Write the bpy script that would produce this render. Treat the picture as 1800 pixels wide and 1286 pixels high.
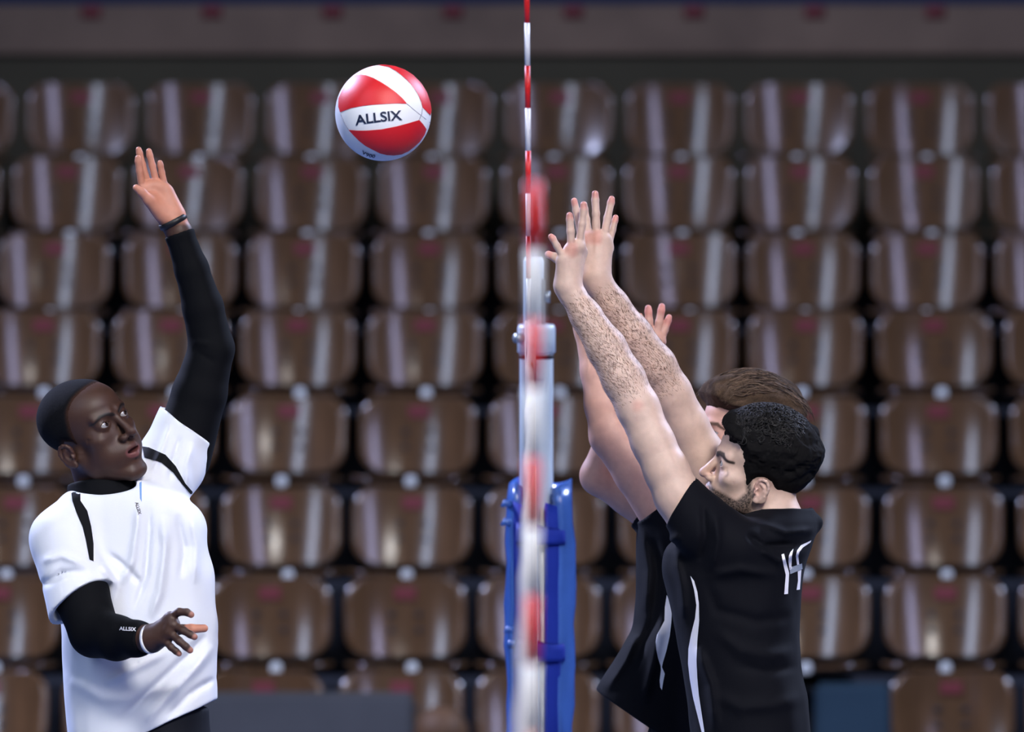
import bpy, bmesh, math, random
import numpy as np
from mathutils import Vector, Matrix, geometry
from mathutils.bvhtree import BVHTree
random.seed(7); RNG = np.random.default_rng(7)
scene = bpy.context.scene
COL = scene.collection
for o in list(bpy.data.objects): bpy.data.objects.remove(o)

# ---------------------------------------------------------------- camera
F = 17780.0                      # focal length in pixels of the 1800 x 1286 frame
CX, CY, HOR, VPX = 900.0, 643.0, -602.0, 909.0
CAMZ = 3.985
cam_d = bpy.data.cameras.new('camera'); cam = bpy.data.objects.new('camera', cam_d); COL.objects.link(cam)
cam_d.sensor_width = 36; cam_d.sensor_fit = 'HORIZONTAL'; cam_d.lens = 36 * F / 1800
cam_d.clip_start = 0.5; cam_d.clip_end = 200
PITCH = math.atan((CY - HOR) / F); YAW = math.atan((VPX - CX) / F)
cam.location = (0, 0, CAMZ); cam.rotation_euler = (math.pi / 2 - PITCH, 0, YAW)
cam_d.dof.use_dof = True; cam_d.dof.focus_distance = 22.45; cam_d.dof.aperture_fstop = 4.2
scene.camera = cam
CM = cam.rotation_euler.to_matrix()

def ray(px, py):
    return (CM @ Vector(((px - CX) / F, -(py - CY) / F, -1))).normalized()
def P(px, py, Y):
    d = ray(px, py); t = Y / d.y
    return Vector((d.x * t, Y, CAMZ + d.z * t))

# ---------------------------------------------------------------- world, lights, exposure
w = bpy.data.worlds.new('world'); scene.world = w; w.use_nodes = True
w.node_tree.nodes['Background'].inputs[0].default_value = (.55, .65, 1, 1)
w.node_tree.nodes['Background'].inputs[1].default_value = .035
vs = scene.view_settings
vs.view_transform = 'Standard'; vs.look = 'None'; vs.gamma = 1; vs.use_curve_mapping = False; vs.exposure = 0.0

def area(name, loc, target, sx, sy, power, color, spread=math.pi):
    l = bpy.data.lights.new(name, 'AREA'); l.shape = 'RECTANGLE'; l.size = sx; l.size_y = sy
    l.energy = power; l.color = color; l.spread = spread
    o = bpy.data.objects.new(name, l); COL.objects.link(o); o.location = loc
    o.rotation_euler = (Vector(target) - Vector(loc)).to_track_quat('-Z', 'Y').to_euler(); return o
# rows of hall lamps that run from the camera's side towards the stand, and lamps above the stand
area('lamp_row_left', (-8.6, 14, 10.5), (-2.5, 22, 1), .4, 10, 720, (.60, .72, 1))
area('lamp_row_right', (8.6, 14, 10.5), (2.0, 23, 1), .4, 10, 600, (.60, .61, 1))
area('court_lamp', (3.2, 11.0, 11.5), (.1, 22.3, 1.9), 2.6, 1.8, 92, (1, .97, .95), math.radians(38))
area('court_lamp', (3.0, 4.5, 11.5), (0, 14.8, 2.2), 2.6, 1.8, 75, (1, .97, .95), math.radians(38))  # extra unseen lamp, added to brighten the nearer antenna
area('stand_lamp_left', (-7.5, 30, 9), (0, 22.5, 2), 2.0, 1.2, 2900, (.58, .64, 1))
area('stand_lamp_right', (8.5, 30.5, 9), (0, 22.5, 2), 2.0, 1.2, 1900, (.58, .68, 1))

# ---------------------------------------------------------------- materials
def sr(r, g, b):
    f = lambda c: (c / 255 / 12.92) if c / 255 <= .04045 else ((c / 255 + .055) / 1.055) ** 2.4
    return (f(r), f(g), f(b), 1)
def mat(name, col, rough=.6, spec=.5, metal=0., noise=0., nscale=20., bump=0., bscale=200., sheen=0., sss=0., aniso=0., attr=None, coat=0., stretch=None):
    m = bpy.data.materials.new(name); m.use_nodes = True; nt = m.node_tree; N = nt.nodes; L = nt.links
    b = N['Principled BSDF']
    b.inputs['Roughness'].default_value = rough; b.inputs['Specular IOR Level'].default_value = spec
    b.inputs['Metallic'].default_value = metal; b.inputs['Sheen Weight'].default_value = sheen
    b.inputs['Coat Weight'].default_value = coat; b.inputs['Anisotropic'].default_value = aniso
    if sss:
        b.inputs['Subsurface Weight'].default_value = sss; b.inputs['Subsurface Radius'].default_value = (.008, .004, .002)
        b.inputs['Subsurface Scale'].default_value = 1.0
    tc = N.new('ShaderNodeTexCoord'); mp = N.new('ShaderNodeMapping'); L.new(tc.outputs['Object'], mp.inputs[0])
    if stretch: mp.inputs['Scale'].default_value = stretch
    if attr:
        a = N.new('ShaderNodeAttribute'); a.attribute_name = attr; src = a.outputs['Color']
    else:
        c = N.new('ShaderNodeRGB'); c.outputs[0].default_value = col; src = c.outputs[0]
    if noise:
        t = N.new('ShaderNodeTexNoise'); t.inputs['Scale'].default_value = nscale; t.inputs['Detail'].default_value = 5
        L.new(mp.outputs[0], t.inputs['Vector'])
        mr = N.new('ShaderNodeMapRange'); mr.inputs['From Min'].default_value = .3; mr.inputs['From Max'].default_value = .7
        mr.inputs['To Min'].default_value = 1 - noise; mr.inputs['To Max'].default_value = 1 + noise
        L.new(t.outputs['Fac'], mr.inputs['Value'])
        mx = N.new('ShaderNodeVectorMath'); mx.operation = 'SCALE'
        L.new(src, mx.inputs[0]); L.new(mr.outputs[0], mx.inputs['Scale']); src = mx.outputs[0]
    L.new(src, b.inputs['Base Color'])
    if bump:
        t = N.new('ShaderNodeTexNoise'); t.inputs['Scale'].default_value = bscale; t.inputs['Detail'].default_value = 3
        L.new(mp.outputs[0], t.inputs['Vector'])
        bp = N.new('ShaderNodeBump'); bp.inputs['Strength'].default_value = bump; bp.inputs['Distance'].default_value = .002
        L.new(t.outputs['Fac'], bp.inputs['Height']); L.new(bp.outputs[0], b.inputs['Normal'])
    return m
M = {
 'ply': mat('brown_plywood', sr(86, 62, 40), .16, .7, noise=.25, nscale=9, stretch=(6, 1, .5)),
 'ply_board': mat('dull_plywood', sr(104, 86, 70), .6, .3, noise=.2, nscale=3),
 'black': mat('black_steel', sr(22, 24, 28), .6, .3),
 'riser': mat('dark_concrete', sr(34, 36, 42), .85, .2, noise=.2, nscale=2),
 'redtag': mat('red_tag', sr(104, 40, 44), .6, .3),
 'cap': mat('white_plastic', sr(225, 228, 225), .4),
 'floor': mat('court_floor', sr(60, 82, 120), .4, .4, noise=.05, nscale=2),
 'navy': mat('navy_wall', sr(28, 40, 66), .8, .2),
 'grey': mat('grey_board', sr(80, 80, 80), .7, .2, noise=.1, nscale=4),
 'teal': mat('teal_board', sr(44, 64, 76), .7, .2, noise=.1, nscale=4),
 'brownball': mat('brown_leather', sr(92, 66, 44), .6, .3, noise=.1),
 'steel': mat('painted_steel', sr(186, 200, 212), .35, .5, noise=.05, nscale=6),
 'steel_d': mat('zinc_steel', sr(150, 158, 165), .4, .5, metal=.6),
 'pad': mat('blue_vinyl', sr(58, 94, 165), .24, .6, noise=.15, nscale=7, bump=.9, bscale=16),
 'pad_d': mat('dark_blue_webbing', sr(22, 44, 140), .7, .2),
 'lace': mat('dull_white_lacing', sr(206, 206, 198), .8, .2, noise=.15, nscale=30),
 'tape': mat('white_net_tape', sr(214, 208, 196), .75, .2),
 'cord': mat('black_net_cord', sr(20, 20, 22), .8),
 'rod_r': mat('red_fibreglass', sr(222, 32, 30), .4), 'rod_w': mat('white_fibreglass', sr(240, 240, 240), .4),
 'ball_w': mat('white_ball_leather', sr(240, 242, 244), .42, .5, bump=.1, bscale=900),
 'ball_r': mat('red_ball_leather', sr(214, 28, 34), .42, .5, bump=.25, bscale=700),
 'ink': mat('navy_print', sr(18, 32, 62), .6), 'seam': mat('ball_seam', sr(150, 150, 165), .7),
 'skin': mat('skin', None, .52, .4, attr='col', noise=.06, nscale=60, sss=.06, bump=.12, bscale=500),
 'eye': mat('eye', None, .12, .6, attr='col'),
 'hair': mat('hair', None, .58, .3, attr='col', noise=.25, nscale=150),
 'fuzz': mat('cropped_hair', None, .9, .1, attr='col', noise=.3, nscale=300, bump=.4, bscale=900),
 'wjersey': mat('white_jersey', sr(226, 229, 236), .8, .2, sheen=.1, bump=.12, bscale=500),
 'bjersey': mat('black_jersey', sr(8, 9, 16), .8, .12, sheen=.01, bump=.15, bscale=500),
 'bsleeve': mat('black_compression', sr(8, 9, 13), .8, .12, bump=.1, bscale=700),
 'bprint': mat('black_print', sr(9, 10, 12), .8, .2), 'wprint': mat('white_print', sr(236, 234, 240), .6),
 'gprint': mat('grey_print', sr(150, 158, 170), .6),
 'shorts': mat('dark_shorts', sr(9, 12, 22), .75, .2),
 'shoe': mat('white_shoe', sr(220, 220, 222), .5), 'sock': mat('white_sock', sr(225, 225, 225), .9),
 'rub': mat('black_rubber', sr(16, 16, 18), .5), 'wband': mat('white_rubber', sr(240, 240, 242), .5),
}

# ---------------------------------------------------------------- object helpers
def link(name, me, m=None, parent=None, smooth=True):
    o = bpy.data.objects.new(name, me); COL.objects.link(o)
    if m is not None and not me.materials: me.materials.append(M[m] if isinstance(m, str) else m)
    if smooth and len(me.polygons): me.polygons.foreach_set('use_smooth', np.ones(len(me.polygons), bool))
    if parent is not None: o.parent = parent
    return o
def mesh(name, v, f):
    me = bpy.data.meshes.new(name); me.from_pydata([tuple(map(float, a)) for a in v], [], [tuple(map(int, a)) for a in f]); me.update(); return me
def mesh_np(name, v, q):
    me = bpy.data.meshes.new(name); n = q.shape[1]
    me.vertices.add(len(v)); me.vertices.foreach_set('co', np.asarray(v, np.float32).ravel())
    me.loops.add(q.size); me.loops.foreach_set('vertex_index', np.asarray(q, np.int32).ravel())
    me.polygons.add(len(q)); me.polygons.foreach_set('loop_start', np.arange(0, q.size, n, dtype=np.int32))
    me.update(calc_edges=True); me.validate(); return me
def setcol(me, c):
    a = me.color_attributes.new('col', 'FLOAT_COLOR', 'POINT')
    c4 = np.ones((len(me.vertices), 4), np.float32); c4[:, :3] = c; a.data.foreach_set('color', c4.ravel())
def tag(o, label, cat, group=None, kind=None):
    if label: o['label'] = label
    if cat: o['category'] = cat
    if group: o['group'] = group
    if kind: o['kind'] = kind
    return o
def empty(name, loc, label=None, cat=None, group=None):
    o = bpy.data.objects.new(name, None); COL.objects.link(o); o.location = loc; o.empty_display_size = .1
    return tag(o, label, cat, group)
def struct(name, me, m, parent=None):
    o = link(name, me, m, parent, False); o['kind'] = 'structure'; return o
def box(c, s):
    x, y, z = c; a, b, d = s[0] / 2, s[1] / 2, s[2] / 2
    v = [(x + i * a, y + j * b, z + k * d) for i in (-1, 1) for j in (-1, 1) for k in (-1, 1)]
    return v, [(0, 1, 3, 2), (4, 6, 7, 5), (0, 4, 5, 1), (2, 3, 7, 6), (0, 2, 6, 4), (1, 5, 7, 3)]
def bevbox(name, c, s, r=.004):
    v, f = box(c, s); me = mesh(name, v, f); bm = bmesh.new(); bm.from_mesh(me)
    bmesh.ops.bevel(bm, geom=bm.edges[:], offset=r, segments=2, affect='EDGES'); bm.to_mesh(me); bm.free(); return me
def join(parts):
    v = []; f = []
    for a, b in parts:
        n = len(v); v += list(a); f += [tuple(i + n for i in q) for q in b]
    return v, f
def tube(pts, radii, n=10, cap=True):
    pts = [Vector(p) for p in pts]; v = []; f = []; up = None
    for i, p in enumerate(pts):
        t = (pts[min(i + 1, len(pts) - 1)] - pts[max(i - 1, 0)]).normalized()
        if up is None: up = t.orthogonal().normalized()
        up = (up - t * up.dot(t)).normalized(); s = t.cross(up)
        r = radii[i] if hasattr(radii, '__len__') else radii
        for k in range(n):
            a = 2 * math.pi * k / n; v.append(p + (up * math.cos(a) + s * math.sin(a)) * r)
    for i in range(len(pts) - 1):
        for k in range(n):
            f.append((i * n + k, i * n + (k + 1) % n, (i + 1) * n + (k + 1) % n, (i + 1) * n + k))
    if cap: f.append(tuple(range(n - 1, -1, -1))); f.append(tuple((len(pts) - 1) * n + k for k in range(n)))
    return v, f
def lathe(prof, n=28, c=(0, 0, 0)):
    v = []; f = []
    for r, z in prof:
        for k in range(n):
            a = 2 * math.pi * k / n; v.append((c[0] + r * math.cos(a), c[1] + r * math.sin(a), c[2] + z))
    for i in range(len(prof) - 1):
        for k in range(n): f.append((i * n + k, i * n + (k + 1) % n, (i + 1) * n + (k + 1) % n, (i + 1) * n + k))
    f.append(tuple(range(n - 1, -1, -1))); f.append(tuple((len(prof) - 1) * n + k for k in range(n)))
    return v, f
def text2d(s):
    c = bpy.data.curves.new('t', 'FONT'); c.body = s; c.size = 1; c.align_x = 'CENTER'; c.align_y = 'CENTER'; c.resolution_u = 4; c.offset = .02
    o = bpy.data.objects.new('t', c); COL.objects.link(o); dg = bpy.context.evaluated_depsgraph_get()
    me = o.evaluated_get(dg).to_mesh(); v = [(a.co.x, a.co.y) for a in me.vertices]; f = [tuple(p.vertices) for p in me.polygons]
    o.evaluated_get(dg).to_mesh_clear(); bpy.data.objects.remove(o); bpy.data.curves.remove(c)
    x = [a[0] for a in v]; y = [a[1] for a in v]
    W, H = max(x) - min(x), max(y) - min(y); mx, my = (max(x) + min(x)) / 2, (max(y) + min(y)) / 2
    return [((a - mx) / W, (b - my) / H) for a, b in v], f
def fill_poly(poly, step):
    """constrained triangulation of a 2D outline with inner grid points"""
    pts = []; n = len(poly)
    for i in range(n):
        a, b = Vector(poly[i]), Vector(poly[(i + 1) % n]); k = max(1, int((b - a).length / step))
        for j in range(k): pts.append(a.lerp(b, j / k))
    m = len(pts); edges = [(i, (i + 1) % m) for i in range(m)]
    P0 = np.array([tuple(p) for p in pts]); lo, hi = P0.min(0), P0.max(0)
    A, B = P0, np.roll(P0, -1, 0)
    for x in np.arange(lo[0] + step / 2, hi[0], step):
        for y in np.arange(lo[1] + step / 2, hi[1], step):
            c = ((A[:, 1] > y) != (B[:, 1] > y)) & (x < (B[:, 0] - A[:, 0]) * (y - A[:, 1]) / (B[:, 1] - A[:, 1] + 1e-12) + A[:, 0])
            if c.sum() % 2 and (np.hypot(P0[:, 0] - x, P0[:, 1] - y).min() > step * .4): pts.append(Vector((x, y)))
    r = geometry.delaunay_2d_cdt(pts, edges, [], 1, 1e-6)
    return [tuple(p) for p in r[0]], [tuple(t) for t in r[2]]
def smooth_poly(poly, k=4):
    """closed Catmull-Rom"""
    n = len(poly); out = []
    for i in range(n):
        p0, p1, p2, p3 = (np.array(poly[(i + j - 1) % n], float) for j in range(4))
        for t in np.arange(k) / k:
            out.append(tuple(.5 * (2 * p1 + (p2 - p0) * t + (2 * p0 - 5 * p1 + 4 * p2 - p3) * t * t + (3 * p1 - p0 - 3 * p2 + p3) * t ** 3)))
    return out

# ---------------------------------------------------------------- the hall
rows_top = [148, 278, 412, 546, 697, 857, 1015, 1180]
rows_pitch = [210.5, 215, 219, 223.5, 228, 233, 237.5, 241.5]
rows_left = [1097, 1093, 1090, 1089, 1086, 1083, 1075, 1075]
rows_h = [119, 123, 128, 130, 138, 143, 146, 148]
SEAT = .45
row_Y = [F * SEAT / p for p in rows_pitch]
a_, b_ = np.polyfit(range(8), row_Y, 1); row_Y = [a_ * i + b_ for i in range(8)]
row_Z = [P(900, t, y).z for t, y in zip(rows_top, row_Y)]
v, f = box((0, 16, -.05), (30, 34.6, .1)); struct('floor', mesh('floor', v, f), 'floor')
# tiers: each a slab whose top is the tread under its row of seats
for i in range(8):
    ztop = row_Z[i] - .62; y0 = row_Y[i] - .50
    if ztop <= 0.03: ztop = .02
    yb = row_Y[i] + .26 if i == 0 else row_Y[i - 1] - .50
    if i == 0: yb = row_Y[0] + .4
    v, f = box((0, (y0 + yb) / 2, ztop / 2), (16, yb - y0, ztop)); struct('seating_tier', mesh('tier', v, f), 'riser')
Yb = row_Y[0] + .42
zt, zb = P(900, 9, Yb).z, P(900, 96, Yb).z
wb = struct('wall_back', mesh('wall_back', *box((0, Yb + .25, 4), (30, .1, 8))), 'navy')
struct('trim_1', mesh('plinth', *box((0, Yb + .12, zb / 2), (16, .16, zb))), mat('dull_olive_plinth', sr(62, 58, 44), .8, .2, noise=.1, nscale=3))
bd = struct('trim_2', bevbox('parapet_board', (0, Yb + .04, (zt + zb) / 2), (16, .05, zt - zb)), 'ply_board')
tagme = bevbox('number_tag', (0, 0, 0), (.075, .006, .045), .002)
for k in range(-4, 5):
    t = link('number_tag', tagme, 'redtag', bd); t.location = (P(160 + 212 * (k + 4), 22, Yb).x, Yb + .011, P(900, 22, Yb).z)

# ---------------------------------------------------------------- seats
def seat_parts():
    W, H, R = .405, .266, .08
    nx, zs = 16, []
    for t in np.linspace(0, 1, 7): zs.append(R * (1 - math.cos(t * math.pi / 2)))
    zs = zs + list(np.linspace(R, H - R, 5)[1:-1]) + [H - z for z in reversed(zs)]
    v = []; f = []
    for side in (0, 1):
        for z in zs:
            e = max(0, R - z, z - (H - R)); hw = W / 2 - R + math.sqrt(max(R * R - e * e, 0)) + 1e-4
            for i in range(nx + 1):
                x = -hw + 2 * hw * i / nx
                y = -.042 * (x / (W / 2)) ** 2 + (.014 if side else 0) - .005 * ((z - H / 2) / (H / 2)) ** 2
                v.append((x, y, z - H))
    m = len(zs); n = nx + 1
    for s in (0, 1):
        o = s * m * n
        for j in range(m - 1):
            for i in range(nx):
                q = (o + j * n + i, o + j * n + i + 1, o + (j + 1) * n + i + 1, o + (j + 1) * n + i); f.append(q if s == 0 else q[::-1])
    ring = [i for i in range(n)] + [j * n + nx for j in range(1, m)] + [(m - 1) * n + i for i in range(nx - 1, -1, -1)] + [j * n for j in range(m - 2, 0, -1)]
    for a, b in zip(ring, ring[1:] + ring[:1]): f.append((b, a, a + m * n, b + m * n))
    tilt = Matrix.Rotation(math.radians(-11), 4, 'X')
    T = lambda p: tuple(tilt @ Vector(p))
    back = mesh('backrest', [T(p) for p in v], f)
    tg = mesh('number_tag', [T(p) for p in bevv((0.0, -.0035, -.052), (.072, .006, .04))], BF)
    bolts = [(.045 * a, .006 - .006, -.15 + .026 * b) for a in (-1, 1) for b in (-1, 1)]
    bme = [mesh('bolt', [T(Vector(q) + Vector(p)) for q in LB[0]], LB[1]) for p in bolts]
    # seat pan: a curved plywood board that slopes back
    pv = []; pf = []; n2 = 12
    for s in (0, 1):
        for j in range(7):
            t = j / 6; r = .05
            for i in range(n2 + 1):
                e = max(0, r - t * .36); hw = .2 - r + math.sqrt(max(r * r - e * e, 0)) + 1e-4
                x = -hw + 2 * hw * i / n2
                pv.append((x, -.40 + .36 * t, -.292 + .036 * (1 - t) + .012 * (x / .2) ** 2 - (.014 if s else 0)))
    m2 = n2 + 1
    for s in (0, 1):
        o = s * 7 * m2
        for j in range(6):
            for i in range(n2):
                q = (o + j * m2 + i, o + j * m2 + i + 1, o + (j + 1) * m2 + i + 1, o + (j + 1) * m2 + i); pf.append(q if s == 0 else q[::-1])
    ring = [i for i in range(m2)] + [j * m2 + n2 for j in range(1, 7)] + [6 * m2 + i for i in range(n2 - 1, -1, -1)] + [j * m2 for j in range(5, 0, -1)]
    for a, b in zip(ring, ring[1:] + ring[:1]): pf.append((b, a, a + 7 * m2, b + 7 * m2))
    pan = mesh('seat_pan', pv, pf)
    fr = join([box((s * .11, .0, -.21), (.025, .012, .26)) for s in (-1, 1)] + [box((0, -.16, -.345), (.30, .30, .02)), box((0, -.10, -.46), (.05, .05, .25)), box((0, .03, -.335), (.25, .10, .02))])
    frame = mesh('bracket', *fr)
    cap = bevbox('end_cap', (.012, -.412, -.262), (.036, .022, .036), .006)
    return back, tg, bme, pan, frame, cap
def bevv(c, s): return box(c, s)[0]
BF = box((0, 0, 0), (1, 1, 1))[1]
LB = lathe([(.011, 0), (.011, .004), (.006, .007)], 8); LB = ([(x, -z, y) for x, y, z in LB[0]], LB[1])
sb, stag, sbolt, span, sfr, scap = seat_parts()
nth = ['', 'first', 'second', 'third', 'fourth', 'fifth', 'sixth', 'seventh', 'eighth', 'ninth']
rowname = ['topmost', 'second highest', 'third highest', 'fourth highest', 'fourth lowest', 'third lowest', 'second lowest', 'lowest']
for r in range(8):
    p, L0 = rows_pitch[r], rows_left[r]
    ctr = [L0 + k * p + (p - 14) / 2 for k in range(-7, 8)]
    ctr = [c for c in ctr if c + p / 2 > 4 and c - p / 2 < 1796]
    for c in ctr:
        if r == 7 and 1330 < c < 1560: continue            # the aisle at the right of the lowest row
        if abs(c - 962) < p / 2: lab = f'brown plywood seat directly behind the net post in the {rowname[r]} row'
        elif c < 900:
            k = sum(1 for d in ctr if c < d < 900 and abs(d - 962) >= p / 2) + 1
            lab = f'brown plywood seat, {nth[k]} to the left of the net post in the {rowname[r]} row'
        else:
            k = sum(1 for d in ctr if d > c) + 1
            lab = f'brown plywood seat, {nth[k]} from the right picture edge in the {rowname[r]} row'
        q = P(c, rows_top[r], row_Y[r])
        e = empty('stadium_seat', (q.x, row_Y[r], row_Z[r] - .60), lab, 'seat', 'plywood seats of the stand')
        e.rotation_euler = (0, 0, random.uniform(-.10, .06))
        b = link('backrest', sb, 'ply', e); t = link('number_tag', stag, 'redtag', b, False)
        for bm_ in sbolt:
            x = link('bolt', bm_, 'black', b, False); x.location = (0, 0, 0)
        for nm, me, mm in (('seat_pan', span, 'ply'), ('bracket', sfr, 'black'), ('end_cap', scap, 'cap')): link(nm, me, mm, e, nm == 'seat_pan').location = (0, 0, .60)
        b.location = (0, 0, .60); b.rotation_euler = (random.uniform(-.05, .05), 0, 0)
# low things on the floor before the lowest row
Yg = row_Y[7] - .62
a, b = P(330, 1216, Yg), P(728, 1216, Yg)
g = empty('floor_board', ((a.x + b.x) / 2, Yg, 0), 'low grey board standing before the lowest row of seats left of post', 'board')
link('panel', bevbox('panel', (0, 0, a.z / 2 + .01), (b.x - a.x, .04, a.z - .02), .015), 'grey', g, False)
link('foot', mesh('foot', *join([box((s * .3, .05, .02), (.05, .3, .04)) for s in (-1, 1)])), 'black', g, False)
a, b = P(1432, 1200, Yg), P(1566, 1200, Yg)
g = empty('floor_board', ((a.x + b.x) / 2, Yg, 0), 'dark teal board in the gap of the lowest row, right of the blockers', 'board')
link('panel', bevbox('panel', (0, 0, a.z / 2 + .01), (b.x - a.x, .04, a.z - .02), .015), 'teal', g, False)
link('foot', mesh('foot', *join([box((s * .09, .05, .02), (.05, .3, .04)) for s in (-1, 1)])), 'black', g, False)
c = P(776, 1280, row_Y[7] - .25); rb = .088
bv, bf = lathe([(rb * math.sin(t), -rb * math.cos(t)) for t in np.linspace(.02, math.pi - .02, 15)], 24)
g = empty('brown_ball', (c.x, c.y, row_Z[7] - .262), 'dull brown ball lying on a lowest row seat beside the grey board', 'ball')
link('shell', mesh('shell', bv, bf), 'brownball', g).location = (0, 0, rb)
link('seam', mesh('seam', *tube([(rb * math.cos(t), 0, rb + rb * math.sin(t)) for t in np.linspace(0, 2 * math.pi, 33)], .0025, 5)), 'black', g)

# ---------------------------------------------------------------- net, antennas, post
YA, YN = 23.7, 14.6
xa, xn = P(934, 565, YA + .1).x, P(917, 1290, YN).x
NT, NH = 2.43, 1.0
net = empty('volleyball_net', ((xa + xn) / 2, (YA + YN) / 2, 0), 'volleyball net seen end on, white tape running back to the post', 'net')
ox, oy = net.location.x, net.location.y
def nx_(y): return xn + (xa - xn) * (y - YN) / (YA - YN) - ox
def strip(z0, z1, th, y0, y1, n=24):
    parts = []; ys = np.linspace(y0, y1, n); v = []; f = []
    for y in ys:
        s = -.012 * math.sin(math.pi * (y - YN) / (YA - YN)); wob = .003 * math.sin(y * 5)
        for dx, z in ((-th / 2, z0), (th / 2, z0), (th / 2, z1), (th / 4, z1 + .005), (-th / 4, z1 + .005), (-th / 2, z1)): v.append((nx_(y) + dx + wob, y - oy, z + s))
    for i in range(n - 1):
        for k in range(6): f.append((i * 6 + k, (i + 1) * 6 + k, (i + 1) * 6 + (k + 1) % 6, i * 6 + (k + 1) % 6))
    f.append((5, 4, 3, 2, 1, 0)); f.append(tuple((n - 1) * 6 + k for k in range(6)))
    return v, f
link('top_tape', mesh('top_tape', *strip(NT - .07, NT, .017, YN - .4, YA + .25)), 'tape', net)
link('bottom_tape', mesh('bottom_tape', *strip(NT - NH - .05, NT - NH, .012, YN - .2, YA + .25)), 'tape', net)
for y in (YN, YA):
    link('side_band', mesh('side_band', *box((nx_(y), y - oy, NT - NH / 2), (.014, .05, NH - .02))), 'tape', net, False)
cords = []
for i in range(9): cords.append(tube([(nx_(YN), YN - oy, NT - .07 - .1 * i - .05), (nx_(YA), YA - oy, NT - .07 - .1 * i - .05)], .0015, 4))
for y in np.arange(YN, YA, .1): cords.append(tube([(nx_(y), y - oy, NT - .07), (nx_(y), y - oy, NT - NH)], .0015, 4))
link('mesh_cords', mesh('mesh_cords', *join(cords)), 'cord', net)['kind'] = 'stuff'

def antenna(px_top, py_top, px2, py2, Y, label, rr=.0064):
    top, b2 = P(px_top, py_top, Y), P(px2, py2, Y); d = (b2 - top).normalized()
    e = empty('net_antenna', tuple(top + d * 1.8), label, 'antenna', 'red and white net antennas'); me = {}
    for i in range(18):
        a, b = top + d * (.1 * i), top + d * (.1 * (i + 1)); a -= e.location; b -= e.location
        link('red_band' if i % 2 == 0 else 'white_band', mesh('band', *tube([a, b], rr, 12)), 'rod_r' if i % 2 == 0 else 'rod_w', e)
    link('sleeve', mesh('sleeve', *tube([top + d * .8 - e.location, top + d * 1.79 - e.location], .011, 10)), 'tape', e)
antenna(926, -35, 931, 565, YA, 'thin red and white antenna in focus, reaching above the frame beside the ball')
antenna(939, 318, 934, 1200, YN, 'blurred nearer red and white antenna standing before the net post', .0108)

YP = 24.4
pc = P(943, 840, YP); px_, ztop = pc.x, P(943, 585, YP).z
post = empty('net_post', (px_, YP, 0), 'pale steel net post with clamp head behind the antennas', 'post')
sP = F / YP
link('tube', mesh('tube', *lathe([(.0405, 0), (.0405, ztop - .02), (.039, ztop)], 32)), 'steel', post)
zi = P(943, 452, YP).z
ix = (P(938, 500, YP).x - px_)
link('inner_tube', mesh('inner_tube', *lathe([(.024, ztop - .3), (.024, zi - .01), (.020, zi)], 24, (ix, 0, 0))), 'steel', post)
cl = link('clamp_head', mesh('clamp_head', *lathe([(.041, -.05), (.046, -.046), (.046, .012), (.043, .02), (.030, .022)], 32, (.0, 0, ztop))), 'steel', post)
link('clamp_bolt', mesh('clamp_bolt', *tube([(-.035, -.03, ztop - .01), (-.05, -.045, ztop - .01)], .012, 10)), 'steel_d', cl)
link('seam_ring', mesh('seam_ring', *lathe([(.0415, -.052), (.0425, -.056), (.0415, -.061)], 32, (0, 0, ztop))), 'black', cl)
rail = link('slide_rail', bevbox('slide_rail', (P(953, 500, YP).x - px_, -.01, (P(950, 500, YP).z + ztop) / 2), (.014, .02, P(950, 500, YP).z - ztop + .03)), 'steel_d', post, False)
kz = P(960, 521, YP).z
link('knob', mesh('knob', *tube([(P(955, 521, YP).x - px_, -.01, kz), (P(967, 521, YP).x - px_, -.01, kz)], [.012, .015], 10)), 'steel_d', rail)
link('lacing', mesh('lacing', *tube([(P(952, 905, YP).x - px_, -.05, P(950, 890, YP).z), (P(954, 1000, YP).x - px_, -.05, P(950, 1000, YP).z), (P(956, 1100, YP).x - px_, -.052, P(950, 1100, YP).z), (P(955, 1300, YP).x - px_, -.05, .9)], [.004, .013, .011, .012], 8)), 'lace', post)
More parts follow.
